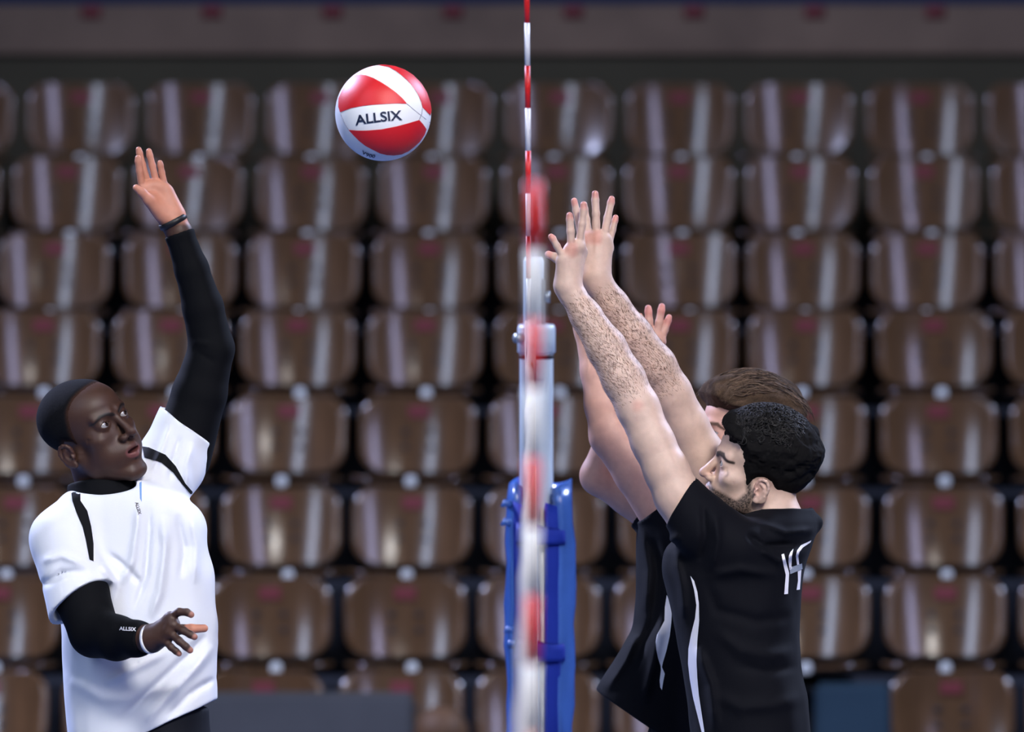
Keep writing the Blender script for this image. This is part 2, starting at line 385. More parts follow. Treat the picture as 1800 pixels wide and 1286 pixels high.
# split foam pad around the post
zp = P(943, 846, YP).z; pcx = P(949.5, 1000, YP).x
pad = empty('post_pad', (pcx, YP, 0), 'torn shiny blue vinyl pad strapped around the net post', 'pad')
def padshell(a0, a1, ro, ri, z0, z1, nz=40, na=30, wr=1.0, seed=0, zfun=None):
    r = random.Random(seed); ph = [r.uniform(0, 6) for _ in range(6)]; v = []; f = []
    def rad(a, z): return ro + wr * (.003 * math.sin(9 * z + 2 * a + ph[0]) + .0025 * math.sin(23 * z + ph[1] + 3 * a) + .002 * math.sin(47 * z - 4 * a + ph[2]))
    for j in range(nz + 1):
        z = z0 + (z1 - z0) * j / nz
        for i in range(na + 1):
            a = a0 + (a1 - a0) * i / na; e = min(1, (nz - j) / 1.5, 1); rr = rad(a, z) - .006 * (1 - e)
            v.append((rr * math.cos(a), rr * math.sin(a), z + (.008 * math.sin(3 * a + ph[3]) if j == nz else 0)))
    m = na + 1; o = len(v)
    for j in range(nz + 1):
        z = z0 + (z1 - z0) * j / nz
        for i in range(na + 1):
            a = a0 + (a1 - a0) * i / na; v.append((ri * math.cos(a), ri * math.sin(a), z - (.012 if j == nz else 0)))
    for j in range(nz):
        for i in range(na):
            f.append((j * m + i, j * m + i + 1, (j + 1) * m + i + 1, (j + 1) * m + i)); f.append((o + j * m + i, o + (j + 1) * m + i, o + (j + 1) * m + i + 1, o + j * m + i + 1))
        f.append((j * m, (j + 1) * m, o + (j + 1) * m, o + j * m)); f.append((j * m + na, o + j * m + na, o + (j + 1) * m + na, (j + 1) * m + na))
    for i in range(na): f.append((nz * m + i, nz * m + i + 1, o + nz * m + i + 1, o + nz * m + i)); f.append((i, o + i, o + i + 1, i + 1))
    return v, f
g0 = -math.pi / 2
link('padding', mesh('padding', *padshell(g0 + .58, g0 + 2 * math.pi - .95, .083, .048, .02, zp)), 'pad', pad)
link('edge_binding', mesh('edge_binding', *padshell(g0 + .15, g0 + .66, .080, .06, .02, zp - .05, wr=.5, seed=2, na=6)), 'pad_d', pad)
link('edge_binding', mesh('edge_binding', *padshell(g0 - 1.05, g0 - .52, .080, .06, .02, zp - .05, wr=.5, seed=3, na=6)), 'pad_d', pad)
for py, h in ((935, 34), (1139, 36)):
    zc = P(950, py, YP).z
    link('strap', mesh('strap', *padshell(g0 - .75, g0 + .75, .0895, .086, zc - h / 2 / sP, zc + h / 2 / sP, nz=4, wr=.1, na=14)), 'pad_d', pad)
for py, sz, sd in ((884, .020, 1), (916, .024, 2), (1104, .02, 3), (1128, .018, 4)):
    zc = P(950, py, YP).z; an = math.pi + .25 + .1 * sd
    c = Vector((.078 * math.cos(an), .078 * math.sin(an), zc))
    v, f = tube([c, c + Vector((-sz * .6, -.004, .003)), c + Vector((-sz, -.006, -.006))], [.012, .009, .003], 7)
    link('torn_flap', mesh('torn_flap', v, f), 'pad', pad)

# ---------------------------------------------------------------- ball
YB = F / (84.5 / .105)
bc = P(673.5, 198.5, YB); BR = .105
ball = empty('volleyball', tuple(bc - Vector((0, 0, BR))), 'red and white volleyball with dark lettering in flight above the net', 'ball')
rd = ray(673.5, 198.5); tw = -rd; rt = Vector((0, 0, 1)).cross(tw).normalized(); upv = tw.cross(rt)
def onball(u, v_, r):
    k = math.hypot(u, v_)
    if k > .9985: u, v_, k = u * .9985 / k, v_ * .9985 / k, .9985
    return (rt * u + upv * v_ + tw * math.sqrt(1 - k * k)) * r + Vector((0, 0, BR))
bv, bf = lathe([(BR * math.sin(t), -BR * math.cos(t)) for t in np.linspace(.01, math.pi - .01, 49)], 80)
bo = link('white_shell', mesh('white_shell', bv, bf), 'ball_w', ball); bo.location = (0, 0, BR)
panels = [
 [(-.887, .018), (-.66, .10), (-.43, .145), (-.20, .17), (0, .182), (.25, .195), (.49, .19), (.40, .30), (.277, .413), (.12, .53), (-.047, .636), (-.2, .72), (-.35, .775), (-.46, .79), (-.563, .777), (-.70, .66), (-.84, .48), (-.92, .30), (-.925, .13)],
 [(-.107, .99), (.115, .949), (.26, .87), (.379, .777), (.5, .67), (.60, .555), (.69, .43), (.743, .332), (.79, .21), (.814, .109), (.89, .04), (.976, -.053), (.998, .06), (.975, .22), (.90, .435), (.78, .625), (.62, .784), (.45, .893), (.25, .967), (.05, .997)],
 [(-.715, -.346), (-.52, -.362), (-.33, -.36), (-.03, -.335), (.277, -.275), (.52, -.21), (.743, -.144), (.82, -.23), (.895, -.336), (.86, -.44), (.76, -.59), (.64, -.70), (.52, -.79), (.379, -.855), (.22, -.875), (.075, -.866), (-.07, -.83), (-.21, -.76), (-.36, -.68), (-.49, -.58), (-.61, -.46)],
]
for pl in panels:
    v, f = fill_poly(pl, .035)
    for back in (False, True):
        vv = []
        for (a, b) in v:
            q = onball(a, b, BR + .0011)
            if back: q = Matrix.Rotation(math.pi, 3, upv) @ (q - Vector((0, 0, BR))) + Vector((0, 0, BR))
            vv.append(q)
        link('red_panel', mesh('red_panel', vv, f), 'ball_r', ball)
def seam(pts):
    link('seam', mesh('seam', *tube([onball(a, b, BR + .0002) for a, b in pts], .0009, 5)), 'seam', ball)
seam([(.49, .19), (.62, .08), (.743, -.02), (.87, -.12), (.97, -.2)]); seam([(-.715, -.346), (-.80, -.2), (-.87, -.05), (-.887, .018)])
seam([(.743, -.144), (.80, -.02), (.814, .109)])
tv, tf = text2d('ALLSIX')
ca, sa = math.cos(math.radians(6.5)), math.sin(math.radians(6.5))
vv = []
for a, b in tv:
    x, y = a * .965, b * .205
    vv.append(onball(-.095 + x * ca - y * sa - .0, -.085 + x * sa + y * ca - .06 * (a * a), BR + .0016))
link('lettering', mesh('lettering', vv, tf), 'ink', ball, False)
tv, tf = text2d('V900'); vv = []
for a, b in tv:
    x, y = a * .29, b * .07; t = math.radians(-20)
    vv.append(onball(-.30 + x * math.cos(t) - y * math.sin(t), -.865 + x * math.sin(t) + y * math.cos(t) + .1 * a * a, BR + .0016))
link('lettering', mesh('lettering', vv, tf), 'ink', ball, False)

# ================================================================ people: implicit surfaces turned into meshes
# sculpting space: (x, up, toward) in picture pixels at the person's distance; q(px, py, w) -> (px, -py, w)
def q3(p): return np.array((p[0], -p[1], p[2]), np.float32)
def cap(a, b, ra, rb):
    a = q3(a); b = q3(b); ba = b - a; l2 = float((ba * ba).sum()) + 1e-6
    def f(p):
        d = p - a; t = np.clip((d @ ba) / l2, 0, 1)
        return np.sqrt(((d - t[..., None] * ba) ** 2).sum(-1)) - (ra + (rb - ra) * t)
    return f
def ell(c, r, R=None, raw=False):
    c = np.array(c, np.float32) if raw else q3(c); r = np.array(r, np.float32)
    def f(p):
        d = p - c
        if R is not None: d = d @ R
        k0 = np.sqrt(((d / r) ** 2).sum(-1)); k1 = np.sqrt(((d / (r * r)) ** 2).sum(-1)) + 1e-6
        return k0 * (k0 - 1) / k1
    return f
def chain(pts, radii, k=4.):
    fs = [cap(pts[i], pts[i + 1], radii[i], radii[i + 1]) for i in range(len(pts) - 1)]
    def f(p):
        d = fs[0](p)
        for g in fs[1:]: d = smin(d, g(p), k)
        return d
    return f
def loft(tab, b, cw=0., sq=2.2):
    """tab: (py, left, right) silhouette; b: half depth (number or list); cw: centre depth"""
    ys = np.array([t[0] for t in tab], float); l = np.array([t[1] for t in tab], float); r = np.array([t[2] for t in tab], float)
    bb = np.array(b if hasattr(b, '__len__') else [b] * len(tab), float)
    yy = np.linspace(ys[0], ys[-1], 200)
    def sm(a):
        z = np.interp(yy, ys, a); kk = np.ones(13) / 13; return np.convolve(np.pad(z, 6, 'edge'), kk, 'valid')
    L, R_, B = sm(l), sm(r), sm(bb)
    def f(p):
        y = -p[..., 1]; a = np.interp(y, yy, (R_ - L) / 2); c = np.interp(y, yy, (R_ + L) / 2); d = np.interp(y, yy, B)
        k = (np.abs((p[..., 0] - c) / a) ** sq + np.abs((p[..., 2] - cw) / d) ** sq) ** (1 / sq)
        s = (k - 1) * np.minimum(a, d)
        return np.maximum(s, np.maximum(ys[0] - y, y - ys[-1])).astype(np.float32)
    return f
def plane(pt, n):
    """keeps the side against n (n given as px right, px down, toward)"""
    pt = q3(pt); n = q3(n); n = n / np.linalg.norm(n)
    return lambda p: (p - pt) @ n
def smin(a, b, k):
    h = np.maximum(k - np.abs(a - b), 0) / k; return np.minimum(a, b) - h * h * k * .25
def smax(a, b, k): return -smin(-a, -b, k)
def vnoise(p, s, seed=0):
    p = p / s + seed * 17.3; i = np.floor(p).astype(np.int64); f = p - i; f = f * f * (3 - 2 * f); out = 0
    for dx in (0, 1):
        for dy in (0, 1):
            for dz in (0, 1):
                h = (i[..., 0] + dx) * 73856093 ^ (i[..., 1] + dy) * 19349663 ^ (i[..., 2] + dz) * 83492791
                h = (h ^ (h >> 13)) * 1274126177 & 0xffffff
                wt = (f[..., 0] if dx else 1 - f[..., 0]) * (f[..., 1] if dy else 1 - f[..., 1]) * (f[..., 2] if dz else 1 - f[..., 2])
                out = out + wt * (h / 8388607.5 - 1)
    return out.astype(np.float32)
BIG = 1e4
def evalops(ops, p, mask=None):
    d = np.full(p.shape[:-1], BIG, np.float32)
    for i, (o, fn, k) in enumerate(ops):
        if mask is None: idx = slice(None)
        else:
            idx = np.nonzero(mask[:, i])[0]
            if len(idx) == 0: continue
        a = d[idx]
        if o == 'u': a = smin(a, fn(p[idx]), max(k, .01))
        elif o == 's': a = smax(a, -fn(p[idx]), max(k, .01))
        elif o == 'i': a = smax(a, fn(p[idx]), max(k, .01))
        elif o == 'd': a = a + fn(p[idx])
        d[idx] = a
    return d
def polygonize(ops, lo, hi, h, margin=0.):
    """lo/hi in px coords (px, py, w) boxes; returns verts (x, up, toward), quads"""
    a, b = q3(lo), q3(hi); lo = np.minimum(a, b); hi = np.maximum(a, b)
    BS = 8; nb = np.ceil((hi - lo) / h / BS).astype(int); n = nb * BS
    I = np.stack(np.meshgrid(*[np.arange(k) for k in nb], indexing='ij'), -1).reshape(-1, 3)
    cen = (lo + (I * BS + (BS - 1) / 2) * h).astype(np.float32); R = BS * h * .87
    dc = evalops(ops, cen); act = np.abs(dc) < R * 1.5 + margin
    G = np.where(dc > 0, 50., -50.).astype(np.float32)
    D = np.repeat(np.repeat(np.repeat(G.reshape(nb), BS, 0), BS, 1), BS, 2)
    J = I[act]; cc = cen[act]
    mask = np.ones((len(J), len(ops)), bool)
    for i, (o, fn, k) in enumerate(ops):
        if o in 'us': mask[:, i] = fn(cc) < R * 1.5 + k + h * 2 + margin
    off = np.stack(np.meshgrid(*[np.arange(BS)] * 3, indexing='ij'), -1).reshape(-1, 3)
    for s in range(0, len(J), 600):
        Js = J[s:s + 600]; p = (lo + (Js[:, None, :] * BS + off) * h).astype(np.float32)
        d = evalops(ops, p, mask[s:s + 600]); d = np.clip(d, -50, 50)
        g = Js[:, None, :] * BS + off
        D[g[..., 0], g[..., 1], g[..., 2]] = d
    # surface nets
    S = D < 0; c = [slice(None, -1), slice(1, None)]
    cnt = sum(S[c[i], c[j], c[k]].astype(np.int8) for i in (0, 1) for j in (0, 1) for k in (0, 1))
    A = (cnt > 0) & (cnt < 8); idx = np.argwhere(A)
    if len(idx) == 0: return np.zeros((0, 3)), np.zeros((0, 4), int)
    vid = -np.ones(A.shape, np.int64); vid[A] = np.arange(len(idx))
    acc = np.zeros((len(idx), 3)); num = np.zeros(len(idx))
    cor = [(i, j, k) for i in (0, 1) for j in (0, 1) for k in (0, 1)]
    for u in cor:
        for ax in range(3):
            if u[ax]: continue
            v = list(u); v[ax] = 1
            da = D[tuple((idx + u).T)]; db = D[tuple((idx + v).T)]; m = (da < 0) != (db < 0)
            t = np.where(m, da / (da - db + 1e-12), 0); pos = np.array(u, float) + np.eye(3)[ax] * t[:, None]
            acc += pos * m[:, None]; num += m
    V = lo + (idx + acc / num[:, None]) * h
    Q = []
    for ax in range(3):
        o1, o2 = [(1, 2), (2, 0), (0, 1)][ax]
        sl0 = [slice(None)] * 3; sl1 = [slice(None)] * 3; sl0[ax] = slice(None, -1); sl1[ax] = slice(1, None)
        s0, s1 = S[tuple(sl0)], S[tuple(sl1)]; e = np.argwhere(s0 != s1)
        e = e[(e[:, o1] > 0) & (e[:, o2] > 0) & (e[:, o1] < A.shape[o1]) & (e[:, o2] < A.shape[o2])]
        ins = s0[tuple(e.T)]
        d1 = np.eye(3, dtype=int)[o1]; d2 = np.eye(3, dtype=int)[o2]
        qd = np.stack([vid[tuple((e - d1 - d2).T)], vid[tuple((e - d2).T)], vid[tuple(e.T)], vid[tuple((e - d1).T)]], 1)
        qd = np.where(ins[:, None], qd, qd[:, ::-1]); Q.append(qd[(qd >= 0).all(1)])
    return V, np.concatenate(Q)
def merge(parts):
    V = []; Q = []; n = 0
    for v, qd in parts: V.append(v); Q.append(qd + n); n += len(v)
    return np.concatenate(V), np.concatenate(Q)
def drop(v, qd, boxes, m):
    """remove faces of a coarse mesh that lie inside finer boxes"""
    c = v[qd].mean(1); keep = np.ones(len(qd), bool)
    for lo, hi in boxes:
        a, b = q3(lo), q3(hi); l = np.minimum(a, b) + m; h = np.maximum(a, b) - m
        keep &= ~((c > l) & (c < h)).all(1)
    qd = qd[keep]; used = np.unique(qd); mp = -np.ones(len(v), int); mp[used] = np.arange(len(used)); return v[used], mp[qd]

class Frame:
    """rigid placement of a sculpting space: centre pixel, distance, pixels per metre"""
    def __init__(s, cx, cy, Y):
        d = ray(cx, cy); s.o = np.array(P(cx, cy, Y)); s.s = F / (Y * (d.length / abs(d.y))) ; s.c = np.array((cx, -cy, 0))
        t = -d; r = Vector((0, 0, 1)).cross(t).normalized(); u = t.cross(r); s.B = np.array([tuple(r), tuple(u), tuple(t)])
    def world(s, v): return s.o + ((np.asarray(v, float) - s.c) / s.s) @ s.B
class Person:
    def __init__(s, fr, base, label):
        s.fr = fr; b = fr.world(q3(base)); s.root = empty('person', tuple(b), label, 'person'); s.b = b
    def add(s, name, v, qd, m, col=None, parent=None, smooth=True):
        w_ = s.fr.world(v) - s.b; me = mesh_np(name, w_, np.asarray(qd)) if isinstance(qd, np.ndarray) else mesh(name, w_, qd)
        if col is not None: setcol(me, col)
        return link(name, me, m, parent or s.root, smooth)
def bvh(v, qd): return BVHTree.FromPolygons([tuple(a) for a in v], [tuple(int(i) for i in f) for f in qd])
def decal(tree, poly, step=4., off=1.0, smooth=0):
    """lay a flat printed shape, given by its outline, on the cloth"""
    if smooth: poly = smooth_poly(poly, smooth)
    v, f = fill_poly(poly, step); return lay(tree, v, f, off)
def lay(tree, v, f, off=1.0):
    out = []; zs = []
    for x, y in v:
        h = tree.ray_cast(Vector((x, -y, 2000)), Vector((0, 0, -1)))
        out.append((x, -y, h[0].z + off if h[0] is not None else None))
    ok = [o[2] for o in out if o[2] is not None]
    if not ok: return np.zeros((0, 3)), []
    z = [o[2] if o[2] is not None else None for o in out]; res = []
    for o in out:
        if o[2] is None:
            b = min((p for p in out if p[2] is not None), key=lambda p: (p[0] - o[0]) ** 2 + (p[1] - o[1]) ** 2); res.append((b[0], b[1], b[2]))
        else: res.append(o)
    ff = []
    for t in f:
        p0, p1, p2 = (np.array(res[i]) for i in t[:3])
        ff.append(t if np.cross(p1 - p0, p2 - p0)[2] > 0 else tuple(reversed(t)))
    return np.array(res), ff
def text_on(tree, s, c, wd, ht, ang, off=1.0):
    tv, tf = text2d(s); a = math.radians(ang); v = [(c[0] + x * wd * math.cos(a) + y * ht * math.sin(a), c[1] - (y * ht * math.cos(a) - x * wd * math.sin(a) * -1 * -1)) for x, y in tv]
    return lay(tree, v, tf, off)
def seg2d(p, a, b):
    a = np.array((a[0], -a[1])); b = np.array((b[0], -b[1])); ba = b - a; d = p[..., :2] - a
    t = np.clip((d @ ba) / (ba @ ba), 0, 1); return np.sqrt(((d - t[..., None] * ba) ** 2).sum(-1)), t
def folds(lst):
    """cloth folds: (polyline, height, width); height > 0 is a ridge, < 0 a crease"""
    def f(p):
        out = np.zeros(p.shape[:-1], np.float32)
        for pl, amp, wd in lst:
            best = np.full(p.shape[:-1], 1e3, np.float32); tt = np.zeros(p.shape[:-1], np.float32); n = len(pl) - 1
            for i in range(n):
                d, t = seg2d(p, pl[i], pl[i + 1]); m = d < best; best = np.where(m, d, best); tt = np.where(m, (i + t) / n, tt)
            out -= 1.7 * amp * np.exp(-(best / (wd * .85)) ** 2) * np.clip(np.sin(np.pi * np.clip(tt, .02, .98)) * 1.6, 0, 1)
        return out
    return f
def poly_sdf(poly):
    A = np.array(poly, np.float32); B = np.roll(A, -1, 0)
    def f(x, y):
        d = np.full(x.shape, 1e9, np.float32); s = np.zeros(x.shape, int)
        for a, b in zip(A, B):
            ex, ey = b - a; wx, wy = x - a[0], y - a[1]; t = np.clip((wx * ex + wy * ey) / (ex * ex + ey * ey), 0, 1)
            d = np.minimum(d, (wx - t * ex) ** 2 + (wy - t * ey) ** 2)
            c = ((a[1] > y) != (b[1] > y)) & (x < ex * (y - a[1]) / (ey if abs(ey) > 1e-9 else 1e-9) + a[0]); s += c
        d = np.sqrt(d); return np.where(s % 2 == 1, -d, d)
    return f
def sst(a, b, x): t = np.clip((x - a) / (b - a), 0, 1); return t * t * (3 - 2 * t)

def sleeve(caps, keep, inner, k=16.):
    def f(p):
        d = caps[0](p)
        for g in caps[1:]: d = smin(d, g(p), k)
        return smax(np.maximum(d, keep(p)), -inner(p), 1.5)
    return f
# ---- a head in millimetres: x to its right, y forward, z up, origin between the ears at eye height
class Head:
    def __init__(s, R, c, scale, w=0., mouth=0., gaze=(0, 1, 0), nose=1., lid=5.2, jaw=0., soft=0.):
        s.soft = soft
        s.jaw = jaw
        s.R = np.array(R, np.float32); u, _, vt = np.linalg.svd(s.R); s.R = (u @ vt).astype(np.float32)
        s.c = q3((c[0], c[1], w)); s.k = scale; s.mouth = mouth; s.gaze = np.array(gaze, float) / np.linalg.norm(gaze); s.lid = lid; s.nose = nose
    def loc(s, p): return ((p - s.c) @ s.R / s.k).astype(np.float32)
    def out(s, l): return s.c + s.k * (np.asarray(l, np.float32) @ s.R.T)
    def px(s, l): o = s.out(l); return (float(o[0]), float(-o[1]), float(o[2]))
    def wrap(s, f): return lambda p: (f(s.loc(p)) * s.k).astype(np.float32)
    def ops(s):
        E = lambda c, r, R=None: s.wrap(ell(c, r, R, raw=True))
        def C(a, b, ra, rb): return s.wrap(cap((a[0], -a[1], a[2]), (b[0], -b[1], b[2]), ra, rb))
        o = []; U = lambda f, k: o.append(('u', f, k * s.k)); S = lambda f, k: o.append(('s', f, k * s.k))
        mo = s.mouth
        U(E((0, -14, 30), (75, 96, 86 - 10 * s.soft)), 1); U(E((0, 28, 36), (63, 66, 58 - 6 * s.soft)), 20); U(E((0, 36, -40), (58, 56, 68)), 25)
        for x in (-1, 1):
            U(C((x * 54, 0, -48), (x * 46, 22, -78 - s.jaw * .6), 17, 15), 22); U(C((x * 46, 22, -78 - s.jaw * .6), (x * 14, 76, -102 - mo * .5 - s.jaw), 15, 15), 22)
            U(E((x * 45, 58, -26), (20, 22, 17)), 22)
            U(C((x * 12, 90, 17), (x * 46, 74, 18), 8 - 1.5 * s.soft, 8 - 1.5 * s.soft), 14)
        U(E((0, 79 - 4 * s.soft, -102 - mo * .6 - s.jaw), (21, 17, 15)), 16); U(E((0, 40, -60 - s.jaw), (50, 46, 50)), 22)
        U(E((0, 78, -70), (34, 22, 26)), 18)
        if s.soft:
            for x in (-1, 1): U(E((x * 38, 50, -58 - s.jaw * .4), (24, 32, 32)), 18)
        for x in (-1, 1): S(E((x * 33, 98, -1), (18, 12, 10)), 12)
        n = s.nose
        U(C((0, 90, 8), (0, 107 * 1 + 5 * n, -32), 6.5, 9.5), 11); U(E((0, 109 + 5 * n, -37), (11, 11, 9.5)), 7)
        for x in (-1, 1): U(E((x * (13 + 2.5 * s.soft), 97 + 3 * n, -42), (8.5, 11, 8)), 7)
        for x in (-1, 1): S(E((x * 7, 103 + 3 * n, -50), (4, 6, 4)), 3)
        for x in (-1, 1):
            U(E((x * 32, 75.5, 0), (16.5, 15, 13.5)), 7)
            S(E((x * 32, 92, 0), (13.2, 16, s.lid)), 1.6)
        # lips
        U(C((-20, 87, -69), (-5, 98, -65), 4, 6), 7); U(C((20, 87, -69), (5, 98, -65), 4, 6), 7); U(C((-5, 98, -65), (5, 98, -65), 6, 6), 4)
        U(C((-17, 87, -75 - mo), (0, 97, -79 - mo), 4.5, 7), 7); U(C((17, 87, -75 - mo), (0, 97, -79 - mo), 4.5, 7), 7)
        S(E((0, 100, -71.5 - mo * .55), (18, 22, 1.2 + mo * .62)), 2.0)
        # ears
        for x in (-1, 1):
            a = math.radians(14); Re = np.array([[1, 0, 0], [0, math.cos(a), math.sin(a)], [0, -math.sin(a), math.cos(a)]], np.float32)
            fl = -math.radians(20) * x; Rf = np.array([[math.cos(fl), math.sin(fl), 0], [-math.sin(fl), math.cos(fl), 0], [0, 0, 1]], np.float32)
            Rr = Rf @ Re
            ks = .86; O = lambda p: (p[0], p[1] * ks + 8, p[2] * ks - 14)
            U(E(O((x * 80, -16, -21)), (5.5, 16, 27), Rr), 5); S(E(O((x * 88, -14, -19)), (6, 10.5, 17), Rr), 3)
            ring = [(x * 78, 0, -14), (x * 80, -2, -2), (x * 82, -7, 7), (x * 84, -15, 10), (x * 86, -24, 8), (x * 87, -30, 1), (x * 88, -33, -9), (x * 87, -32, -20), (x * 85, -28, -31), (x * 82, -21, -41), (x * 80, -13, -49), (x * 78, -6, -48)]
            for a_, b_ in zip(ring, ring[1:]): U(C(O(a_), O(b_), 3.3, 3.3), 2.5)
            U(C(O((x * 80, -3, -27)), O((x * 83, -5, -20)), 4, 3), 3)
            an = [(x * 83, -12, -2), (x * 85, -20, -8), (x * 85, -22, -20), (x * 83, -17, -33)]
            for a_, b_ in zip(an, an[1:]): U(C(O(a_), O(b_), 2.2, 2.2), 2.5)
            S(E(O((x * 84, -9, -24)), (6, 4.5, 6)), 2.5); U(E(O((x * 79, -9, -46)), (4.5, 7, 7.5)), 3)
        return o
    def hair(s, poly, T, disp=None, edge=14., x_ear=0):
        """shell of hair over the skull inside a side-view outline (y, z)"""
        ps = poly_sdf(poly); base = s.ops()[:3]
        def f(p):
            l = s.loc(p); g = ps(l[..., 1], l[..., 2]) + .35 * np.maximum(0, np.abs(l[..., 0]) - 40) * 0
            t = T(l) if callable(T) else T
            d = evalops(base, p) - t * s.k * sst(0, edge, -g)
            return np.maximum(d, g * s.k)
        ops = [('u', f, 1)]
        if disp is not None: ops.append(('d', lambda p: disp(s.loc(p)) * s.k, 1))
        return ops
    def eyes(s, person, iris):
        for x in (-1, 1):
            c = np.array((x * 32, 76.5, 0)); r = 13.0; v = []; col = []; f = []; n, m = 28, 28
            g = s.gaze; a = np.cross(g, (0, 0, 1)); a /= np.linalg.norm(a); b = np.cross(a, g)
            for i in range(n + 1):
                th = math.pi * (i / n) ** 1.3; rr = r + (.7 if th < .45 else 0) * (1 - th / .45)
                for j in range(m):
                    ph = 2 * math.pi * j / m; v.append(s.out(c + rr * (math.cos(th) * g + math.sin(th) * (math.cos(ph) * a + math.sin(ph) * b))))
                    col.append((.004, .004, .004) if th < .20 else iris if th < .44 else (.02, .012, .01) if th < .5 else (.34, .33, .33))
            for i in range(n):
                for j in range(m): f.append((i * m + j, i * m + (j + 1) % m, (i + 1) * m + (j + 1) % m, (i + 1) * m + j))
            person.add('eye', np.array(v), np.array(f), 'eye', np.array(col))
def skin_color(hd, base, lip, brow=None, beard=0., browcol=(.012, .008, .006), brow_w=4.5):
    def f(v):
        c = np.tile(np.array(base, np.float32), (len(v), 1)); l = hd.loc(v.astype(np.float32))
        x, y, z = np.abs(l[:, 0]), l[:, 1], l[:, 2]; near = (np.abs(l) < 150).all(1)
        mo = hd.mouth
        rim = ((x / 25) ** 2 + ((z + 72 + mo * .5) / (13 + mo * .8)) ** 2); lm = (1 - sst(.75, 1.05, rim)) * (y > 78) * (y < 110) * near
        up_ = sst(-71 - mo * .5, -66, z)[:, None] * .65; lc = np.array(lip) * (1 - up_) + np.array(base) * 1.05 * up_
        c = c * (1 - lm[:, None]) + lc * lm[:, None]
        bm_ = (l[:, 1] > 60) * (l[:, 1] < 104) * (x < 62) * near
        px = np.array([(9, 12), (24, 19), (38, 20), (52, 12)]); d = np.full(len(v), 1e3)
        for a, b in zip(px, px[1:]):
            e = b - a; t = np.clip(((x - a[0]) * e[0] + (z - a[1]) * e[1]) / (e @ e), 0, 1); d = np.minimum(d, np.hypot(x - a[0] - t * e[0], z - a[1] - t * e[1]) + np.maximum(0, x - 40) * .12)
        k = (1 - sst(brow_w * .6, brow_w * 1.15, d)) * bm_ * .9
        c = c * (1 - k[:, None]) + np.array(browcol) * k[:, None]
        rd_ = near * (np.exp(-((y - 112) / 14) ** 2 - ((z + 36) / 16) ** 2 - (x / 16) ** 2) * .5 + np.exp(-((x - 80) / 8) ** 2 - ((z + 20) / 30) ** 2) * .55)
        c = c * (1 - rd_[:, None] * np.array((.02, .30, .30)))
        if beard:
            jb = poly_sdf([(30, -20), (24, -45), (40, -66), (62, -62), (80, -58), (120, -52), (120, -130), (40, -130), (2, -85), (8, -40), (16, -18)])(y, z)
            k = (1 - sst(-7, 5, jb)) * near * (y < 112) * (x < 72) * beard * (1 - lm) * (.75 + .25 * vnoise(v * 1.0, 1.6))
            c = c * (1 - np.clip(k, 0, 1)[:, None]) + np.array((.020, .015, .013)) * np.clip(k, 0, 1)[:, None]
        return c
    return f
def hand_ops(wrist, rw, mcps, fingers, thumb, extra=(), kf=3., rf=(7.2, 6.4, 5.8), tend=0.):
    o = []
    for m in mcps: o.append(('u', cap(wrist, m[:3], rw, m[3]), 9.))
    for a, b in zip(mcps, mcps[1:]): o.append(('u', cap(a[:3], b[:3], a[3], b[3]), 8.))
    for e in extra: o.append(('u', cap(*e), 9.))
    for fg in fingers:
        g = fg[-1] if not hasattr(fg[-1], '__len__') else 1.; pts = [a for a in fg if hasattr(a, '__len__')]
        r = [rf[0] * g, rf[0] * g * .95, rf[1] * g, rf[2] * g][:len(pts)]
        o.append(('u', chain(pts, r, 2.5), kf))
    o.append(('u', chain(thumb[0], thumb[1], 4.), 8.))
    if tend:
        for m in mcps: o.append(('u', cap((wrist[0] * .45 + m[0] * .55, wrist[1] * .45 + m[1] * .55, wrist[2] * .45 + m[2] * .55 + (rw * .45 + m[3] * .55) - 2.0), (m[0], m[1], m[2] + m[3] - 2.0), 1.6, 3.4), 5.))
    return o
def ringband(c, axis, r, wd, th, n=40):
    """flat bracelet"""
    ax = q3(axis); ax = ax / np.linalg.norm(ax); a = np.cross(ax, (.3, .2, .9)); a /= np.linalg.norm(a); b = np.cross(ax, a); c = q3(c); v = []; f = []
    prof = [(r, -wd / 2), (r + th, -wd / 2 + .8), (r + th, wd / 2 - .8), (r, wd / 2)]
    for i in range(n):
        t = 2 * math.pi * i / n
        for rr, z in prof: v.append(c + (a * math.cos(t) + b * math.sin(t)) * rr + ax * z)
    for i in range(n):
        for k in range(4): f.append((i * 4 + k, i * 4 + (k + 1) % 4, ((i + 1) % n) * 4 + (k + 1) % 4, ((i + 1) % n) * 4 + k))
    return np.array(v), np.array(f)
def strands(paths, w0, n=4):
    """tapered tubes for locks of hair"""
    V = []; Q = []; N = 0
    for pts, wd in paths:
        m = len(pts); rad = [wd * w0 * (.35 + .65 * math.sin(math.pi * min(1, .15 + .85 * (1 - i / (m - 1))))) * (1 if i < m - 1 else .3) for i in range(m)]
        v, f = tube([Vector(p) for p in pts], rad, n, False); V += [tuple(a) for a in v]; Q += [tuple(i + N for i in a) for a in f]; N = len(V)
    return np.array(V), np.array(Q)
def legs(pel, hip, knees, ankles, toes, r=(70, 52, 36, 30)):
    o = [('u', ell(pel, (105, 90, 85)), 1)]
    for s in (0, 1):
        o.append(('u', cap(hip[s], knees[s], r[0], r[1] * .95), 30)); o.append(('u', chain([knees[s], tuple((np.array(knees[s]) * .62 + np.array(ankles[s]) * .38)), ankles[s]], [r[1] * .9, 44, r[3]], 10), 14))
    return o
